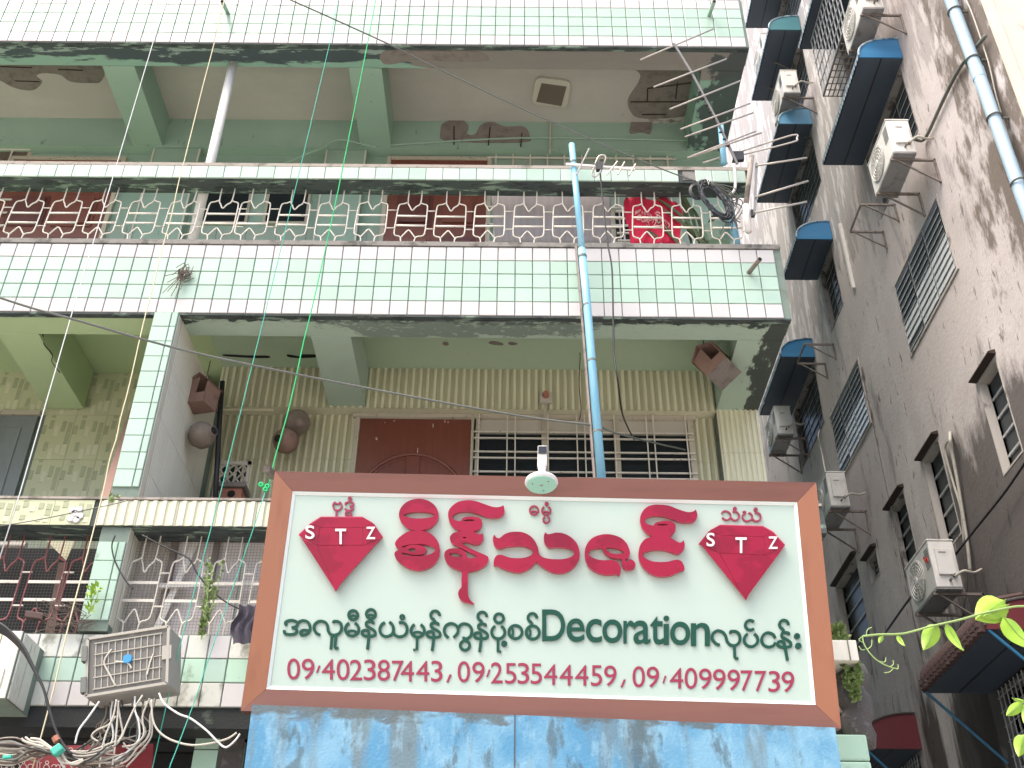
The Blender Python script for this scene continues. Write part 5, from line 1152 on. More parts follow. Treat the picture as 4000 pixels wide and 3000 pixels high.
# blue antenna pole
bp_ = thing('antenna_pole', 'tall blue plastic antenna pole rising behind the sign with banded joints', 'pole', PY(2350, 1870, 6.95))
PPp = [PY(2233, 565, 7.18), PY(2272, 960, 7.14), PY(2290, 1150, 7.10), PY(2352, 1900, 6.98)]
MB().tube([PPp[0], PPp[1]], .029, 12).build('upper_tube', M['pvc_blue'], bp_, smooth=True)
MB().tube([PPp[1] - Vector((0, 0, .04)), PPp[2], PPp[3]], .034, 12).build('lower_tube', M['pvc_blue'], bp_, smooth=True)
o_ = Vector((-.045, .03, 0)); MB().tube([PPp[1] + o_ + Vector((0, 0, .02)), PPp[2] + o_, PPp[3] + o_], .014, 6).build('pole_shadow', M['bracket'], bp_)  # thin dark tube added as the pole's shadow behind its lower segment
for t_ in (.05, .28, .52, .80): q = PPp[1].lerp(PPp[3], t_); MB().lathe(q, (PPp[3] - PPp[1]), [(0, .038), (.02, .038)], 12).build('band', M['cable_grey'], bp_)
q = PPp[0].lerp(PPp[1], .18); MB().lathe(q, (PPp[1] - PPp[0]), [(0, .034), (.02, .034)], 12).build('band', M['cable_grey'], bp_)
# small antenna on it
sa = thing('small_antenna', 'small horizontal television antenna clamped to the blue pole above the ledge', 'antenna', PY(2235, 645, 7.15))
MB().bar(PY(2210, 642, 7.14), PY(2480, 662, 7.12), .022).build('boom', M['white_pvc'], sa)
for (a, b) in (((2252, 683), (2302, 580)), ((2412, 630), (2370, 683)), ((2440, 632), (2413, 682)), ((2483, 640), (2457, 686)), ((2395, 665), (2385, 655))):
    MB().tube([PY(*a, 7.08), PY(*b, 7.08)], .0075, 5).build('element', M['alu_rod'], sa)
MB().tube(cr([PY(2325, 640, 7.07), PY(2340, 610, 7.07), PY(2362, 608, 7.07), PY(2365, 625, 7.07), PY(2350, 650, 7.07), PY(2345, 670, 7.07), (PY(2325, 690, 7.07)), PY(2312, 680, 7.07), PY(2320, 655, 7.07)], 4), .008, 6).build('dipole', M['alu_rod'], sa)
bxs('junction', 'black', [(2326, 632), (2358, 632), (2352, 660), (2330, 660)], 7.06, .04, sa)
# large antenna
la = thing('television_antenna', 'large slanting television antenna with many rods at the right end of the balcony', 'antenna', PY(2880, 640, 7.0))
MB().tube([PY(2632, 170, 6.75), PY(2705, 290, 6.8), PY(2800, 470, 6.88), PY(2880, 640, 6.95)], .013, 6).build('boom', M['boom'], la)
for k, (ax_, ay, bx2, by) in enumerate(((1010, 470, 1585, 225), (1115, 683, 1685, 463), (1240, 858, 1795, 635), (1325, 1015, 1870, 812), (1360, 1075, 1895, 885), (1380, 1240, 1915, 1030), (1425, 1230, 1960, 1042), (1500, 1280, 1640, 1235))):
    Yk = 6.76 + .025 * k; a, b = r3((ax_, ay)), r3((bx2, by)); P0, P1 = PY(*a, Yk), PY(*b, Yk)
    mid = (P0 + P1) / 2; MB().tube([P0, mid, P1], .0085, 6).build('element', M['alu_rod'], la, smooth=True)
MB().tube(cr([PY(2892, 593, 6.98), PY(3094, 528, 6.9), PY(3112, 541, 6.9), PY(3094, 556, 6.9), PY(2907, 603, 6.98)], 4), .0085, 6).build('dipole', M['alu_rod'], la, smooth=True)
for (a, b) in (((2952, 648), (3152, 616)), ((2949, 770), (3157, 707)), ((2951, 830), (3152, 788))):
    MB().tube([PY(*a, 6.98), PY(*b, 6.92)], .010, 6).build('reflector_rod', M['alu_rod'], la, smooth=True)
MB().bar(PY(2955, 640, 7.0), PY(2948, 835, 7.0), .03, .02).build('reflector_bar', M['boom'], la)
bxs('junction', 'black', [(2865, 590), (2905, 590), (2908, 620), (2862, 625)], 6.94, .04, la)
for k in range(9): t_ = .42 + k * .055; q = PY(2632, 170, 6.73).lerp(PY(2880, 640, 6.93), t_); MB().lathe(q, (1, 0, .3), [(-.012, .010), (.012, .012)], 6).build('clip', M['black'], la)
# pole clutter at the right end
t = thing('blue_mast', 'short bright blue mast standing behind the coil at the right end of the balcony', 'pole', PY(2862, 950, 7.3))
MB().tube([PY(2815, 490, 7.55), PY(2828, 640, 7.55)], .03, 10).build('upper_tube', M['pvc_blue'], t, smooth=True); MB().tube([PY(2845, 770, 7.55), PY(2878, 955, 7.55)], .036, 10).build('lower_tube', M['pvc_blue'], t, smooth=True)
t = thing('grey_post', 'grey steel post with white plastic lower half at the balcony corner', 'post', PY(2930, 900, 7.25))
MB().tube([PY(2937, 610, 7.22), PY(2913, 805, 7.25)], .024, 8).build('steel_part', M['ledgecap'], t, smooth=True); MB().tube([PY(2913, 803, 7.25), PY(2925, 905, 7.26)], .032, 10).build('plastic_part', M['white_pvc'], t, smooth=True)
line('white_conduit', 'white conduit crossing the ledge end beside the grey post', [(2862, 620), (2872, 680), (2870, 740), (2850, 760)], 7.28, .014, 'white_pvc', 'conduit')
t = thing('corner_bracket', 'white metal arm fixed beside the grey post', 'bracket', PY(2940, 800, 7.2)); MB().bar(PY(2936, 760, 7.2), PY(2948, 830, 7.2), .035, .02).build('arm', M['white_acr'], t)
bxs('clamp', 'black', [(2932, 818), (2952, 818), (2950, 842), (2936, 842)], 7.19, .03, t)
# cable coil
co = thing('cable_coil', 'large hanging coil of black cable tied to the ledge', 'cable coil', PY(2790, 720, 7.2)); cm = MB()
ctr = PY(2792, 778, 7.22); rnd = random.Random(3)
for k in range(22):
    f_ = rnd.uniform(.66, 1.08); ox_ = rnd.uniform(-.018, .022); oz_ = rnd.uniform(-.02, .015); ph = rnd.uniform(-.05, .05); pts = []
    for i in range(28):
        a = 2 * math.pi * i / 28; lx, lz = .105 * math.cos(a) * f_, .235 * math.sin(a) * f_ * (1.0 + .03 * k / 15)
        tl_ = -.42 + ph; xx = lx * math.cos(tl_) - lz * math.sin(tl_) * -1 * -1; zz = lx * math.sin(tl_) * -1 + lz * math.cos(tl_)
        xx = lx - lz * .36 + ox_; zz = lz + oz_
        pts.append(ctr + Vector((xx + rnd.uniform(-.003, .003), rnd.uniform(-.02, .02), zz - .01 * k * .15)))
    cm.tube(pts, .0055, 5, True)
cm.build('loops', M['coilblack'], co, smooth=True)
cm = MB()
for k in range(4):
    cm.tube([PY(2722, 745, 7.24) + Vector((.05 * (1 + .12 * k) * math.cos(a * .45), .004 * k, .075 * (1 + .12 * k) * math.sin(a * .45))) for a in range(14)], .006, 5, True)
cm.build('small_loops', M['coilblack'], co, smooth=True)
MB().tube([PY(2760, 690, 7.2), PY(2768, 720, 7.18), PY(2775, 690, 7.2)], .006, 5).build('tie', M['white_pvc'], co)
cm = MB()
for k in range(9):
    a_, b_ = rnd.uniform(2800, 2880), rnd.uniform(2840, 2900); cm.tube(cr([PY(2775, 715, 7.2), PY(a_, rnd.uniform(735, 780), 7.26), PY(b_, rnd.uniform(760, 860), 7.3), PY(rnd.uniform(2800, 2900), rnd.uniform(850, 945), 7.28)], 5), .0055, 5)
cm.build('loose_strands', M['cable_grey'], co, smooth=True)
# mat hung inside the grille
def cloth(name, quad, Y, mat, nx, nz, amp, fr, label, cat):
    P = [PY(px, py, Y) for px, py in quad]; vs = []; fs = []
    for j in range(nz + 1):
        for i in range(nx + 1):
            u, v = i / nx, j / nz; p = (P[0] * (1 - u) + P[1] * u) * (1 - v) + (P[3] * (1 - u) + P[2] * u) * v
            vs.append(p + Vector((0, amp * math.sin(fr * u * 6.28 + 1.2 * v) * (.4 + .6 * v), amp * .3 * math.sin(5 * u * 6.28) * (1 - v))))
    for j in range(nz):
        for i in range(nx): a = j * (nx + 1) + i; fs.append((a, a + nx + 1, a + nx + 2, a + 1))
    o = MB().add(vs, fs).build(name, M[mat], smooth=True)
    md = o.modifiers.new('t', 'SOLIDIFY'); md.thickness = .004
    return tag(o, label, cat)
cloth('hanging_mat', [(1918, 742), (2385, 735), (2388, 955), (1935, 955)], 7.66, 'mat', 60, 8, .012, 3, 'finely striped grey mat hung inside the upper balcony grille', 'mat')
# t-shirt
SX = zr(2380, 680, 400 / 2212)
sh_out = [(330, 510), (360, 492), (470, 482), (650, 468), (760, 500), (860, 535), (960, 545), (1060, 530), (1130, 500), (1250, 520), (1400, 570), (1450, 600), (1500, 650), (1560, 800), (1610, 970), (1540, 990), (1440, 1010), (1440, 1100), (1520, 1250), (1535, 1500), (1000, 1510), (450, 1500), (425, 1180), (430, 1060), (340, 1055), (330, 900), (315, 620)]
st = thing('tshirt', 'crimson t-shirt with pale cyclist print drying behind the upper grille', 't-shirt', PY(2550, 860, 7.58))
def shirt_fn(Y0):
    def fn(x, y, h):
        p = PY(x, y, Y0); u = x - 2440; return p + Vector((0, -h + .016 * math.sin(u * .075) + .010 * math.sin(u * .19 + y * .03), 0))
    return fn
def shell_poly(loop, fn, nxs=26):
    # fill the outline with a grid clipped per column so that folds show
    xs0, xs1 = min(p[0] for p in loop), max(p[0] for p in loop); vs = []; fs = []; cols_ = []
    for i in range(nxs + 1):
        x_ = xs0 + (xs1 - xs0) * (i + .001) / (nxs + .002) ; hit = []
        for k in range(len(loop)):
            (xa, ya), (xb, yb_) = loop[k], loop[(k + 1) % len(loop)]
            if (xa - x_) * (xb - x_) < 0: hit.append(ya + (yb_ - ya) * (x_ - xa) / (xb - xa))
        hit.sort(); cols_.append((x_, hit[0], hit[-1]) if len(hit) >= 2 else (x_, 0, 0))
    nz = 14
    for (x_, ya, yb_) in cols_:
        for j in range(nz + 1): vs.append(fn(x_, ya + (yb_ - ya) * j / nz, 0))
    for i in range(nxs):
        for j in range(nz): a = i * (nz + 1) + j; fs.append((a, a + 1, a + nz + 2, a + nz + 1))
    return vs, fs
lo = [SX(*p) for p in sh_out]
vs, fs = shell_poly(lo, shirt_fn(7.60)); body = MB().add(vs, fs).build('body', M['shirt'], st, smooth=True); md = body.modifiers.new('t', 'SOLIDIFY'); md.thickness = .006
def sprint(items, wd):
    mb = MB(); s = 400 / 2212; f_ = shirt_fn(7.585)
    for k, it in enumerate(items):
        q = [SX(*p) for p in it[0]]; q = [(p[0], p[1]) for p in cr([(a, b, 0) for a, b in q], 3, it[1] if len(it) > 1 else False)] if len(q) > 2 else q
        ribbon(mb, q, wd * s, .0012 + .0001 * k, f_, it[1] if len(it) > 1 else False, 0)
    mb.build('print', M['shirt_print'], st)
def stext(txt, x0, y0, x1, y1, h):
    n = len(txt); f_ = shirt_fn(7.584)
    for i, ch in enumerate(txt):
        if ch == ' ': continue
        vs, fs = glyph(ch, .02); ax_ = x0 + (x1 - x0) * i / n; w_ = (x1 - x0) / n * .8; yb_ = y0 + (y1 - y0) * i / n
        p0 = SX(ax_, yb_ + h); p1 = SX(ax_ + w_, yb_)
        MB().add([f_(p0[0] + v[0] * (p1[0] - p0[0]), p0[1] + v[1] * (p1[1] - p0[1]), v[2] * .001) for v in vs], fs).build('print', M['shirt_print'], st)
stext('IPADAN', 560, 795, 940, 840, 70); stext('TWO', 640, 905, 890, 925, 60); stext('OUR', 600, 955, 870, 985, 80)
sprint([(circ(635, 970, 45, 0, 360, 14), True), (circ(930, 1030, 78, 0, 360, 18), True), (circ(1230, 1090, 70, 0, 360, 18), True), ([(930, 1030), (1010, 960), (1150, 1000), (1230, 1090)],), ([(1010, 960), (1060, 1060), (1150, 1000)],), ([(800, 1110), (900, 1130), (1030, 1110), (1160, 1150)],)], 16)
sprint([([(990, 850), (1040, 835), (1100, 860)],), ([(1010, 880), (1060, 900), (1120, 950), (1160, 1000)],), ([(1050, 900), (1000, 960), (1040, 1010)],)], 26)
# long dry leaves of the potted plant inside
pl_ = thing('strap_leaf_plant', 'potted plant with long drooping strap leaves right of the t-shirt', 'plant', PY(2700, 950, 7.62))
def strap(pts, wd, Y, mat='leaf_dark', name='leaf', parent=pl_):
    P = cr([PY(p[0], p[1], (p[2] if len(p) > 2 else Y)) for p in pts], 5); n = len(P); vs = []; fs = []
    for i, p in enumerate(P):
        d = (P[min(i + 1, n - 1)] - P[max(i - 1, 0)]).normalized(); s_ = d.cross(Vector((0, 1, 0))).normalized(); k = wd * math.sin(math.pi * min(.97, max(.06, (i + .5) / n))) ** .5
        vs += [p - s_ * k / 2, p + Vector((0, .012, 0)), p + s_ * k / 2]
    for i in range(n - 1): a = i * 3; fs += [(a, a + 1, a + 4, a + 3), (a + 1, a + 2, a + 5, a + 4)]
    return MB().add(vs, fs).build(name, M[mat], parent, smooth=True)
for k, pts in enumerate(([(2555, 770), (2620, 810), (2690, 870), (2740, 950)], [(2590, 815), (2650, 860), (2690, 890), (2760, 955)], [(2565, 860), (2600, 890), (2650, 950)], [(2500, 885), (2560, 920), (2600, 950)], [(2635, 700), (2660, 750), (2700, 830), (2730, 950)],
                         [(2650, 740), (2672, 800), (2690, 880), (2735, 950)], [(2740, 950), (2735, 880), (2715, 830), (2690, 800)], [(2760, 950), (2790, 900), (2830, 880), (2860, 920)], [(2750, 950), (2780, 860), (2800, 840)], [(2600, 930), (2640, 950), (2690, 960)], [(2700, 950), (2680, 840), (2665, 760)])):
    strap(pts, .035 + .008 * (k % 3), 7.56 + .012 * k)
MB().lathe(PY(2800, 960, 7.72), (0, 0, 1), [(0, .12), (.10, .16), (.16, .17)], 16).build('pot', M['green'], pl_)
# ceiling lamp (square) and wall sockets
sl = thing('square_ceiling_lamp', 'square ceiling lamp with brown panel under the top balcony', 'lamp', PZ(2148, 360, zc1))
def roundrect(q4, z, f=.18, nm=None): 
    P = []
    n = 4
    for i in range(n):
        p0, p1, p2 = Vector(q4[i - 1]), Vector(q4[i]), Vector(q4[(i + 1) % n]); 
        for t_ in (0, .5, 1):
            a, b = p1.lerp(p0, f), p1.lerp(p2, f); P.append(a.lerp(p1, t_ * 1.0).lerp(p1.lerp(b, t_), t_))
    return P
q4 = [PZ(*r3(p), zc1 - .04) for p in ((190, 605), (465, 640), (430, 850), (150, 815))]; P_ = roundrect(q4, 0)
MB().add([p for p in P_] + [p + Vector((0, 0, .04)) for p in P_], [tuple(range(12)), tuple(reversed(range(12, 24)))] + [(i, 12 + i, 12 + (i + 1) % 12, (i + 1) % 12) for i in range(12)]).build('rim', M['lamp_frame'], sl)
q4 = [PZ(*r3(p), zc1 - .046) for p in ((232, 655), (428, 683), (388, 835), (190, 800))]
MB().add(q4 + [p + Vector((0, 0, .005)) for p in q4], [(0, 1, 2, 3), (0, 4, 5, 1), (1, 5, 6, 2), (2, 6, 7, 3), (3, 7, 4, 0)]).build('panel', M['lamp_panel'], sl)
ls = thing('bulb_socket', 'cream lamp holder plate with conduit above the barred window', 'socket', PY(2132, 1550, YB - .03))
bxs('plate', 'lamp_frame', [(2110, 1528), (2158, 1530), (2156, 1574), (2108, 1572)], YB - .04, .022, ls, bevel=.004)
MB().lathe(PY(2132, 1545, YB - .042), (0, -1, 0), [(0, .035), (.02, .034), (.05, .026)], 14).build('holder', M['terracotta'], ls)
bxs('conduit_strip', 'frame_cream', [(2124, 1575), (2138, 1575), (2137, 1632), (2123, 1632)], YB - .04, .02, ls)
# black downpipe
bpp = line('black_pole', 'thick black pole standing beside the birdhouses', [(869, 1492), (860, 1600), (848, 1820), (840, 1965)], 8.30, .026, 'black', 'pole', 1)
# birdhouses
def nestbox(label, c, sx, sy, sz, rotz, tilt, fl='cardboard'):
    t = thing('birdhouse', label, 'birdhouse', c, 'birdhouses and clay nests hung on the balcony'); Rm = Matrix.Rotation(rotz, 3, 'Z') @ Matrix.Rotation(tilt, 3, 'Y')
    def X(x, y, z): return c + Rm @ Vector((x, y, z))
    def slab(nm, pts, nrm, th=.008, mat='cardboard'):
        P = [X(*p) for p in pts]; n_ = (Rm @ Vector(nrm)) * th; MB().hexa(P, [p + n_ for p in P]).build(nm, M[mat], t)
    slab('floor', [(-sx, -sy, 0), (sx, -sy, 0), (sx, sy, 0), (-sx, sy, 0)], (0, 0, .999), mat=fl)
    slab('side_board', [(-sx, -sy, .009), (-sx, sy, .009), (-sx, sy, sz), (-sx, -sy, sz)], (1, 0, 0))
    slab('side_board', [(sx, -sy, .009), (sx, sy, .009), (sx, sy, sz), (sx, -sy, sz)], (-1, 0, 0))
    slab('back_board', [(-sx, sy, .009), (sx, sy, .009), (sx, sy, sz), (-sx, sy, sz)], (0, -1, 0))
    slab('gable', [(-sx, -sy + .001, .009), (sx * .1, -sy + .001, .009), (sx * .1, -sy + .001, sz * 1.25), (-sx, -sy + .001, sz)], (0, 1, 0))
    slab('front_board', [(sx * .1, -sy + .0005, .009), (sx, -sy + .0005, .009), (sx, -sy + .0005, sz * .45), (sx * .1, -sy + .0005, sz * .45)], (0, 1, 0))
    slab('roof_board', [(-sx * 1.12, -sy * 1.1, sz * .98), (0, -sy * 1.1, sz * 1.42), (0, sy * 1.1, sz * 1.42), (-sx * 1.12, sy * 1.1, sz * .98)], (.1, 0, 1))
    slab('roof_board', [(0.001, -sy * 1.1, sz * 1.42), (sx * 1.12, -sy * 1.1, sz * .98), (sx * 1.12, sy * 1.1, sz * .98), (0.001, sy * 1.1, sz * 1.42)], (-.1, 0, 1))
    MB().tube([X(0, 0, sz * 1.4), X(0, 0, sz * 1.4) + Vector((0, .02, .22))], .004, 5).build('hanging_wire', M['rebar'], t)
    return t
nestbox('open fronted pinkish board birdhouse hung on the side wall by the pillar', PY(775, 1592, 8.05), .115, .10, .21, R(-20), R(4))
nestbox('battered birdhouse tilted under the mouldy right hand beam end', PY(2830, 1462, 7.95), .12, .14, .24, R(-38), R(-30), 'bare')
def pot(label, c, ax_, s=1., mat='clay', hole=True):
    t = thing('clay_nest_pot', label, 'nest pot', c, 'birdhouses and clay nests hung on the balcony')
    MB().lathe(c, ax_, [(-.12 * s, .03 * s), (-.10 * s, .075 * s), (-.04 * s, .118 * s), (.02 * s, .12 * s), (.07 * s, .095 * s), (.10 * s, .055 * s), (.125 * s, .048 * s), (.135 * s, .05 * s)], 16).build('body', M[mat], t, smooth=True)
    if hole: a = Vector(ax_).normalized(); MB().lathe(c + a * .1352 * s, a, [(0, .036 * s), (.001, .036 * s)], 14).build('opening', M['dark_hole'], t)
    return t
pot('pale clay nest pot with its mouth to the right, under the open fronted birdhouse', PY(790, 1700, 8.1), (.85, -.5, .05), 1.0)
pot('grey clay nest pot, upper of the pair on the ribbed wall', PY(1160, 1650, 8.72), (.45, -.8, -.5), 1.05, hole=False)
pot('brown paper covered nest pot, lower of the pair on the ribbed wall', PY(1115, 1722, 8.66), (-.3, -.8, -.3), 1.0, 'cardboard')
t = thing('clay_birdhouse', 'terracotta house shaped nest box with round hole before the lattice vent', 'birdhouse', PY(905, 1960, 8.6))
c = PY(905, 1955, 8.6); B('body', M['terracotta'], t, c.x - .11, c.x + .09, 8.55, 8.72, c.z - .06, c.z + .10, bevel=.01); B('roof', M['bare'], t, c.x - .14, c.x + .12, 8.52, 8.75, c.z + .101, c.z + .15, bevel=.01)
MB().lathe((c.x, 8.549, c.z + .04), (0, -1, 0), [(0, .035), (.003, .035)], 16).build('opening', M['dark_hole'], t); B('step', M['terracotta'], t, c.x - .12, c.x + .10, 8.50, 8.549, c.z - .07, c.z - .035, bevel=.006)
# stub pipes, wire nest
for k, (x0, y0, x1, y1, lb) in enumerate(((890, 52, 868, 5, 'short dark stub pipe on the top tiled band, left of centre'), (2770, 62, 2790, 5, 'short dark stub pipe on the top tiled band near its right end'), (2925, 1065, 2968, 1012, 'rusty stub pipe with broken mortar near the right end of the middle tiled band'))):
    t = thing('stub_pipe', lb, 'pipe', PY(x0, y0, YF - .01), 'stub pipes sticking out of the tiled bands'); a, b = PY(x0, y0, YF - .01), PY(x1, y1, 7.10)
    MB().tube([a, b], .021, 10).build('tube', M['green' if k < 2 else 'bracket'], t, smooth=True); MB().lathe(b, (b - a), [(.0005, .016), (.0008, .016)], 10).build('bore', M['dark_hole'], t)
    MB().lathe(a + Vector((0, .012, -.01)), (0, -1, 0), [(0, .05 if k == 2 else .026), (.012, .03 if k == 2 else .022)], 9).build('mortar_collar', M['bare' if k == 2 else 'dado'], t)
nm_ = MB(); c = PY(718, 1065, YF - .05); rnd = random.Random(11)
for k in range(26):
    a = rnd.uniform(0, 6.28); l_ = rnd.uniform(.04, .09); p = c + Vector((rnd.uniform(-.03, .03), rnd.uniform(-.02, .02), rnd.uniform(-.05, .04)))
    nm_.tube(cr([p, p + Vector((l_ * math.cos(a) * .6, rnd.uniform(-.02, .01), l_ * math.sin(a))), p + Vector((l_ * math.cos(a + 1.4), rnd.uniform(-.02, .01), l_ * math.sin(a + 1.4)))], 3), .0035, 4)
for (dx, dz) in ((-.10, -.22), (-.06, -.27), (-.03, -.18), (-.16, -.05), (.10, .0), (-.12, -.12), (.01, -.2), (-.14, -.24), (-.02, -.3)):
    nm_.tube(cr([c, c + Vector((dx * .4 + rnd.uniform(-.02, .02), -.02, dz * .5)), c + Vector((dx, -.01, dz))], 4), .003, 4)
tag(nm_.build('twig_tangle', M['twig']), 'dark tangle of twigs and wire stuck on the middle tiled band above the pillar', 'twig tangle')
# pipe stack conduits behind: leaning reddish board in the left flat
lb_ = MB(); a = PY(520, 1560, 8.0); b = PY(385, 1955, 7.5)
lb_.hexa([PY(383, 1962, 7.62), PY(420, 1962, 7.60), PY(524, 1572, 8.3), PY(518, 1572, 8.32)], [p + Vector((-.01, .03, 0)) for p in (PY(383, 1962, 7.62), PY(420, 1962, 7.60), PY(524, 1572, 8.3), PY(518, 1572, 8.32))])
tag(lb_.build('leaning_board', mk('dull_pink_board', (.26, .15, .12), .7)), 'long dull pink board leaning behind the tiled pillar', 'board')
# ---- lower left: junction box with wires
jb = thing('junction_box', 'dusty grey plastic junction box with ribbed lid and blue cap, hung crooked', 'junction box', PY(500, 2700, 6.9))
J = zr(0, 2350, .4973)
fr = [PY(*J(*p), 6.88) for p in ((675, 762), (1328, 655), (1342, 197), (690, 298))]; bk = [p + Vector((.02, .22, .0)) for p in fr]
MB().hexa(fr, bk).build('casing', M['plastic_grey'], jb, bevel=.012)
cen = sum(fr, Vector()) / 4; lid = [cen + (p - cen) * .97 + Vector((0, -.014, 0)) for p in fr]
MB().hexa(lid, [p + Vector((0, .0135, 0)) for p in lid]).build('lid', M['box_clear'], jb, bevel=.004)
BL, BR_, TR_, TL_ = lid; U = lambda u, v: (BL * (1 - u) + BR_ * u) * (1 - v) + (TL_ * (1 - u) + TR_ * u) * v + Vector((0, -.003, 0))
for k in range(11): u = .10 + .8 * k / 10; MB().bar(U(u, .10), U(u, .90), .007, .005, (0, 1, 0)).build('lid_rib', M['box_rib'], jb)
for k in range(5): v = .10 + .8 * k / 4; MB().bar(U(.08, v) + Vector((0, -.004, 0)), U(.92, v) + Vector((0, -.004, 0)), .007, .005, (0, 1, 0)).build('lid_rib', M['box_rib'], jb)
for (p, q) in (((0, 0), (1, 0)), ((1, 0), (1, 1)), ((1, 1), (0, 1)), ((0, 1), (0, 0))): MB().bar(U(*p) + Vector((0, -.008, 0)), U(*q) + Vector((0, -.008, 0)), .018, .008, (0, 1, 0)).build('lid_edge', M['box_rib'], jb)
MB().lathe(U(.50, .53) + Vector((0, -.005, 0)), (0, -1, 0), [(0, .032), (.012, .028)], 18).build('blue_cap', M['blue_dot'], jb)
for v in (.72, .18): MB().bar(U(-.03, v - .12), U(-.03, v + .14), .035, .05, (0, 1, 0)).build('hinge', M['cable_grey'], jb)
MB().bar(U(.985, .42), U(.985, .66), .06, .02, (0, 1, 0)).build('latch', M['box_rib'], jb)
for pts in (((.30, .75), (.21, .55), (.28, .32), (.36, .10)), ((.35, .52), (.50, .46), (.55, .36)), ((.82, .55), (.78, .4), (.75, .2))): MB().tube(cr([U(*p) + Vector((0, -.006, 0)) for p in pts], 5), .006, 5).build('inner_wire', M['wire_pale'], jb)
rnd = random.Random(5); wb = []
def wire(pts, Y, r=.0065, mat='wire_pale'):
    mb = MB(); mb.tube(cr([PY(*J(p[0], p[1]), (p[2] if len(p) > 2 else Y)) for p in pts], 6), r, 6); return mb
wr = thing('wire_bunch', 'tangled cream wires spilling from the junction box to the bundle below', 'wires', PY(480, 2950, 6.9))
main_ = ([(780, 785), (700, 900), (620, 1010), (590, 1115)], [(915, 770), (890, 900), (830, 1050), (800, 1180), (780, 1320)], [(930, 780), (920, 950), (905, 1120), (880, 1320)], [(1120, 735), (1050, 850), (990, 980), (940, 1090), (830, 1200)],
         [(1250, 720), (1290, 800), (1400, 880), (1500, 920), (1620, 1010), (1700, 1090), (1770, 1145), (1840, 1100), (1885, 1040)], [(1190, 770), (1200, 920), (1240, 1010), (1330, 1080), (1480, 1125), (1620, 1120), (1780, 1080), (1860, 1030)],
         [(910, 900), (850, 970), (760, 1010), (720, 1060), (770, 1100)], [(1175, 760), (1120, 900), (1130, 1040), (1060, 1120), (960, 1140)], [(1060, 745), (1060, 850), (1090, 950), (1090, 1080), (1000, 1180), (880, 1260)], [(930, 830), (950, 950), (960, 1040), (900, 1130)],
         [(1215, 760), (1180, 900), (1170, 1050), (1080, 1150), (980, 1260), (760, 1320)], [(1185, 880), (1190, 1050), (1100, 1180), (990, 1300)], [(885, 780), (870, 900), (890, 1050), (850, 1130), (700, 1180), (640, 1260)], [(1080, 900), (1140, 1000), (1130, 1060), (1030, 1160)], [(970, 1110), (1020, 1160), (1120, 1120), (1180, 1020)])
for k, p in enumerate(main_): wire(p, 6.80 + .012 * k).build('wire', M['wire_pale' if k % 4 else 'rope_white'], wr, smooth=True)
for k in range(20):
    xa = rnd.uniform(800, 1200); xb = xa + rnd.uniform(-110, 80); xc_ = rnd.uniform(640, 1150)
    wire([(xa, 760), (xa + rnd.uniform(-20, 20), 880), (xb, 1010), (xc_, 1150), (rnd.uniform(560, 1000), 1330)], 6.98 + .01 * k, rnd.uniform(.004, .006)).build('wire', M[rnd.choice(['cable_grey', 'wire_old', 'twig', 'black'])], wr, smooth=True)
cbn = thing('cable_bundle', 'thick bundle of cream and black cables bound with teal tape at the bottom left', 'cables', PY(220, 2950, 6.8))
for k in range(40):
    y0 = rnd.uniform(1085, 1290); ym = rnd.uniform(1120, 1230); ye = rnd.uniform(1170, 1330); xe = rnd.uniform(560, 760)
    wire([(-40, y0), (120, y0 + rnd.uniform(-15, 20)), (270, ym + rnd.uniform(-20, 30)), (420, 1180 + rnd.uniform(-26, 26)), (520, 1190 + rnd.uniform(-20, 60)), (xe, ye), (xe + rnd.uniform(60, 240), ye + rnd.uniform(-120, 60))], 6.72 + .008 * k, rnd.uniform(.0045, .0075)).build('cable', M[rnd.choice(['wire_pale', 'wire_old', 'cable_grey', 'twig', 'black'])], cbn, smooth=True)
for pts in ([(170, 1075), (200, 1100), (300, 1130), (350, 1140)], [(200, 1065), (250, 1100), (320, 1110), (440, 1180)], [(240, 1075), (310, 1085), (390, 1140), (430, 1175)], [(440, 1200), (480, 1260), (560, 1270), (650, 1240)], [(480, 1180), (530, 1260), (600, 1275), (655, 1245)], [(455, 1210), (500, 1300), (540, 1340)]): wire(pts, 6.66, .0075).build('cable', M['wire_pale'], cbn, smooth=True)
MB().bar(PY(*J(415, 1195), 6.62), PY(*J(490, 1140), 6.62), .06, .05).build('tape', M['tape'], cbn, bevel=.008); MB().bar(PY(*J(25, 1225), 6.62), PY(*J(95, 1215), 6.62), .03, .02).build('tape', M['tape'], cbn, bevel=.004)
for k in range(5):
    wire([(-40, 150 + 18 * k), (60, 215 + 14 * k), (180, 350 + 10 * k), (270, 530 + 4 * k), (340, 680), (390, 850 + 5 * k), (440, 1010), (490, 1110), (560, 1200)], 6.70 + .012 * k, .0095).build('cable', M['black'], cbn, smooth=True)
MB().tube([PY(*J(434, 1062), 6.70), PY(*J(452, 1098), 6.70)], .024, 8).build('joint', M['terracotta'], cbn)
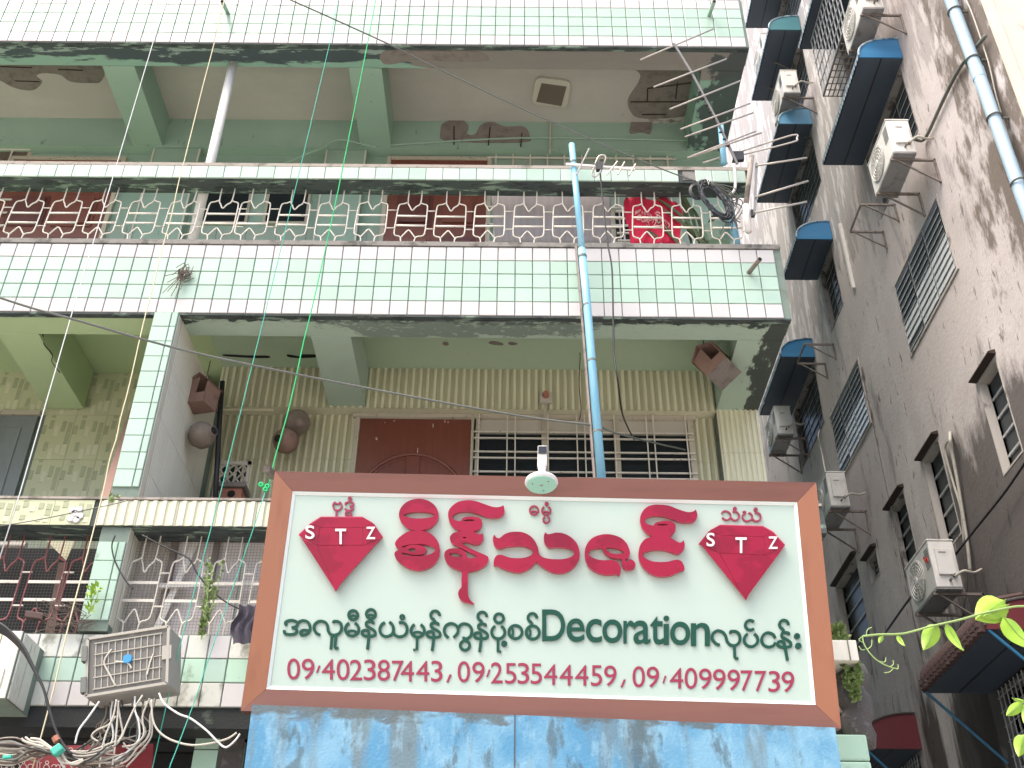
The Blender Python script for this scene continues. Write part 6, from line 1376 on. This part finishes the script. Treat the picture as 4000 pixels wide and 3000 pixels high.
# maroon shop sign at the lower left
ss = thing('maroon_signboard', 'maroon signboard with faded curly lettering partly hidden by the cables', 'signboard', PY(300, 3000, 7.2))
bxs('board', 'shopred', [(120, 2915), (598, 2905), (590, 3100), (30, 3100)], 7.22, .04, ss)
mbx = MB(); s_ = .4973
def sfn(x, y, h): return PY(x, y, 7.215 - h)
its = [(circ(30, 1290, 22, 0, 360, 12), True), (circ(75, 1295, 20, 0, 360, 12), True), (circ(130, 1292, 24, -60, 240, 12),), (circ(185, 1266, 10, 0, 360, 10), True), (circ(185, 1300, 24, -60, 240, 12),), (circ(240, 1298, 22, 40, 320, 12),), ([(290, 1320), (292, 1262), (310, 1258)],), ([(312, 1320), (314, 1262), (330, 1268)],),
       (circ(370, 1264, 13, 0, 360, 10), True), (circ(365, 1302, 22, 0, 360, 12), True), (circ(425, 1300, 20, 180, 360, 10),), (circ(455, 1300, 18, 180, 400, 10),), (circ(488, 1264, 12, 0, 360, 10), True), (circ(490, 1302, 22, -60, 240, 12),), (circ(555, 1162, 14, 180, 420, 10),), (circ(620, 1170, 12, 0, 360, 10), True)]
for k, it in enumerate(its): ribbon(mbx, [J(*p) for p in it[0]], 3.2, .002, sfn, len(it) > 1, 0)
mbx.build('lettering', M['shoptext'], ss)
# rags, weeds
def leafy(name, label, cat, base, pts_n, spread, h, mat, seed, lsize=.03, stems=7, parentstem='stem', tilt=.3):
    rn = random.Random(seed); t = thing(name, label, cat, base); sb = MB(); lf = MB()
    for s_ in range(stems):
        a = rn.uniform(0, 6.28); top = base + Vector((math.cos(a) * spread * rn.uniform(.3, 1), math.sin(a) * spread * .4, h * rn.uniform(.55, 1))); mid = base.lerp(top, .5) + Vector((rn.uniform(-.02, .02), 0, .02)); P = cr([base, mid, top], 4)
        sb.tube(P, .0028, 4)
        for k in range(pts_n):
            p = P[rn.randrange(1, len(P))]; d = Vector((rn.uniform(-1, 1), rn.uniform(-1, .4), rn.uniform(-.3, .8))).normalized(); sd_ = d.cross(Vector((rn.uniform(-1, 1), 1, rn.uniform(-1, 1)))).normalized(); L_ = lsize * rn.uniform(.6, 1.3)
            lf.add([p, p + d * L_ * .5 + sd_ * L_ * .28, p + d * L_, p + d * L_ * .5 - sd_ * L_ * .28], [(0, 1, 2, 3)])
    sb.build('stem', M['stem'], t); o = lf.build('foliage', M[mat], t); o['kind'] = 'stuff'; return t
leafy('grille_weed', 'feathery pale weed growing through the lower netting', 'weed', PY(785, 2500, 7.28), 26, .08, .62, 'leaf_pale', 3, .035, 9)
leafy('small_creeper', 'small broad leaved creeper on the lower pillar edge', 'plant', PY(345, 2400, 7.25), 6, .06, .24, 'leaf', 5, .05, 5)
leafy('ledge_sprout', 'tiny sprout on the ledge at the foot of the pillar', 'plant', PY(435, 1962, 7.30), 5, .07, .05, 'leaf_pale', 8, .035, 4)
leafy('parapet_fern', 'bushy pale fern on top of the cream block right of the sign', 'plant', PY(3285, 2540, 7.2), 60, .13, .17, 'leaf_pale', 12, .038, 12)
leafy('hanging_fern', 'trailing pale fern hanging below the cream block right of the sign', 'plant', PY(3345, 2740, 7.15), 60, .10, .28, 'leaf_pale', 13, .038, 10)
rg = MB(); c = PY(960, 2440, 7.2); vs = []; rn = random.Random(2)
for j in range(9):
    for i in range(9):
        vs.append(c + Vector(((i - 4) * .018 * (1 + .25 * j / 8) + .02 * math.sin(j), -.02 * math.sin(i * 1.9 + j * .6) - rn.uniform(0, .012), (4 - j) * .035)))
tag(rg.add(vs, [(j * 9 + i, (j + 1) * 9 + i, (j + 1) * 9 + i + 1, j * 9 + i + 1) for j in range(8) for i in range(8)]).build('dark_rag', M['cloth_dark'], smooth=True), 'crumpled dark rag caught between the netting and the sign frame', 'rag')
tw3 = MB(); rn = random.Random(21)
for k in range(40):
    p = PY(rn.uniform(190, 330), rn.uniform(2380, 2480), 7.30); tw3.tube(cr([p, p + Vector((rn.uniform(-.1, .1), -.02, rn.uniform(-.05, .1))), p + Vector((rn.uniform(-.18, .18), -.03, rn.uniform(-.05, .12)))], 3), .0025, 4)
tag(tw3.build('dry_twigs', M['twig']), 'dry twigs piled against the red grille above the projecting parapet', 'twigs')
pk = bxs('wrapped_packet', 'awn_roof', [(97, 2383), (170, 2392), (165, 2420), (95, 2410)], 7.36, .05, None, bevel=.008); tag(pk, 'small brown packet lying on the red grille base', 'packet')
# ---- vine in front, lower right
vn = thing('climbing_vine', 'bright green vine reaching in from the right with curling tendrils', 'vine', PY(4040, 2370, 4.6))
V = zr(2950, 2200, 1050 / 2177); YV = 4.6
def vpt(p, dy=0): return PY(*V(*p), YV + dy)
MB().tube(cr([vpt(p) for p in ((2400, 330), (2180, 348), (2080, 355), (1830, 410), (1670, 455), (1530, 487), (1390, 520), (1200, 570), (1000, 578), (870, 592))], 5), [.0048] * 46, 6).build('stem', M['stem'], vn, smooth=True)
MB().tube(cr([vpt(p) for p in ((870, 592), (880, 650), (930, 730), (1000, 795), (1080, 835), (1160, 858))], 5), .003, 5).build('tendril', M['stem'], vn)
for pts in (((900, 590), (910, 540), (945, 520)), ((870, 592), (840, 620), (870, 640)), ((890, 700), (860, 700), (840, 670)), ((905, 700), (940, 670), (945, 620)), ((1000, 795), (1050, 800), (1058, 765)), ((1090, 840), (1118, 820), (1115, 785)), ((1120, 850), (1090, 880), (1045, 888)), ((1155, 855), (1160, 830), (1150, 820))): MB().tube(cr([vpt(p) for p in pts], 4), .0022, 5).build('tendril', M['stem'], vn)
def leaf(base, tip, wd, fold=.15, dy=0, mat='leaf'):
    a, b = vpt(base, dy), vpt(tip, dy - .02); d = b - a; L_ = d.length; d.normalize(); s_ = d.cross(Vector((0, 1, 0))).normalized(); up_ = s_.cross(d); n = 9; vs = []; fs = []; W_ = wd * L_
    for i in range(n + 1):
        t_ = i / n; k = W_ / 2 * (math.sin(math.pi * t_ ** .72) ** .8 if 0 < t_ < 1 else 0) * (1 - .25 * t_); c_ = a + d * L_ * t_ + up_ * (.10 * L_ * math.sin(math.pi * t_))
        for j, u in enumerate((-1, -.5, 0, .5, 1)): vs.append(c_ + s_ * k * u + up_ * (abs(u) * fold * W_ + .012 * W_ * (i % 2)))
    for i in range(n):
        for j in range(4): q = i * 5 + j; fs.append((q, q + 1, q + 6, q + 5))
    MB().add(vs, fs).build('leaf', M[mat], vn, smooth=True)
    MB().tube([a + up_ * -.001, a + d * L_ * .5 + up_ * (.098 * L_), b], .0016, 4).build('midrib', M['leaf_pale'], vn)
for args in (((2030, 290), (1800, 440), .78), ((2060, 330), (1850, 430), .5), ((2010, 430), (2260, 690), .55), ((1480, 485), (1370, 695), .52), ((1550, 485), (1690, 705), .36), ((1150, 575), (1215, 670), .4), ((1035, 580), (1005, 645), .4), ((2190, 1380), (2140, 1560), .6), ((2170, 1130), (2040, 1230), .45), ((2190, 1120), (2080, 1090), .3), ((2250, 1100), (2180, 1290), .4), ((2240, 1350), (2300, 1600), .6)):
    leaf(*args)
# ================================================================ REPORT
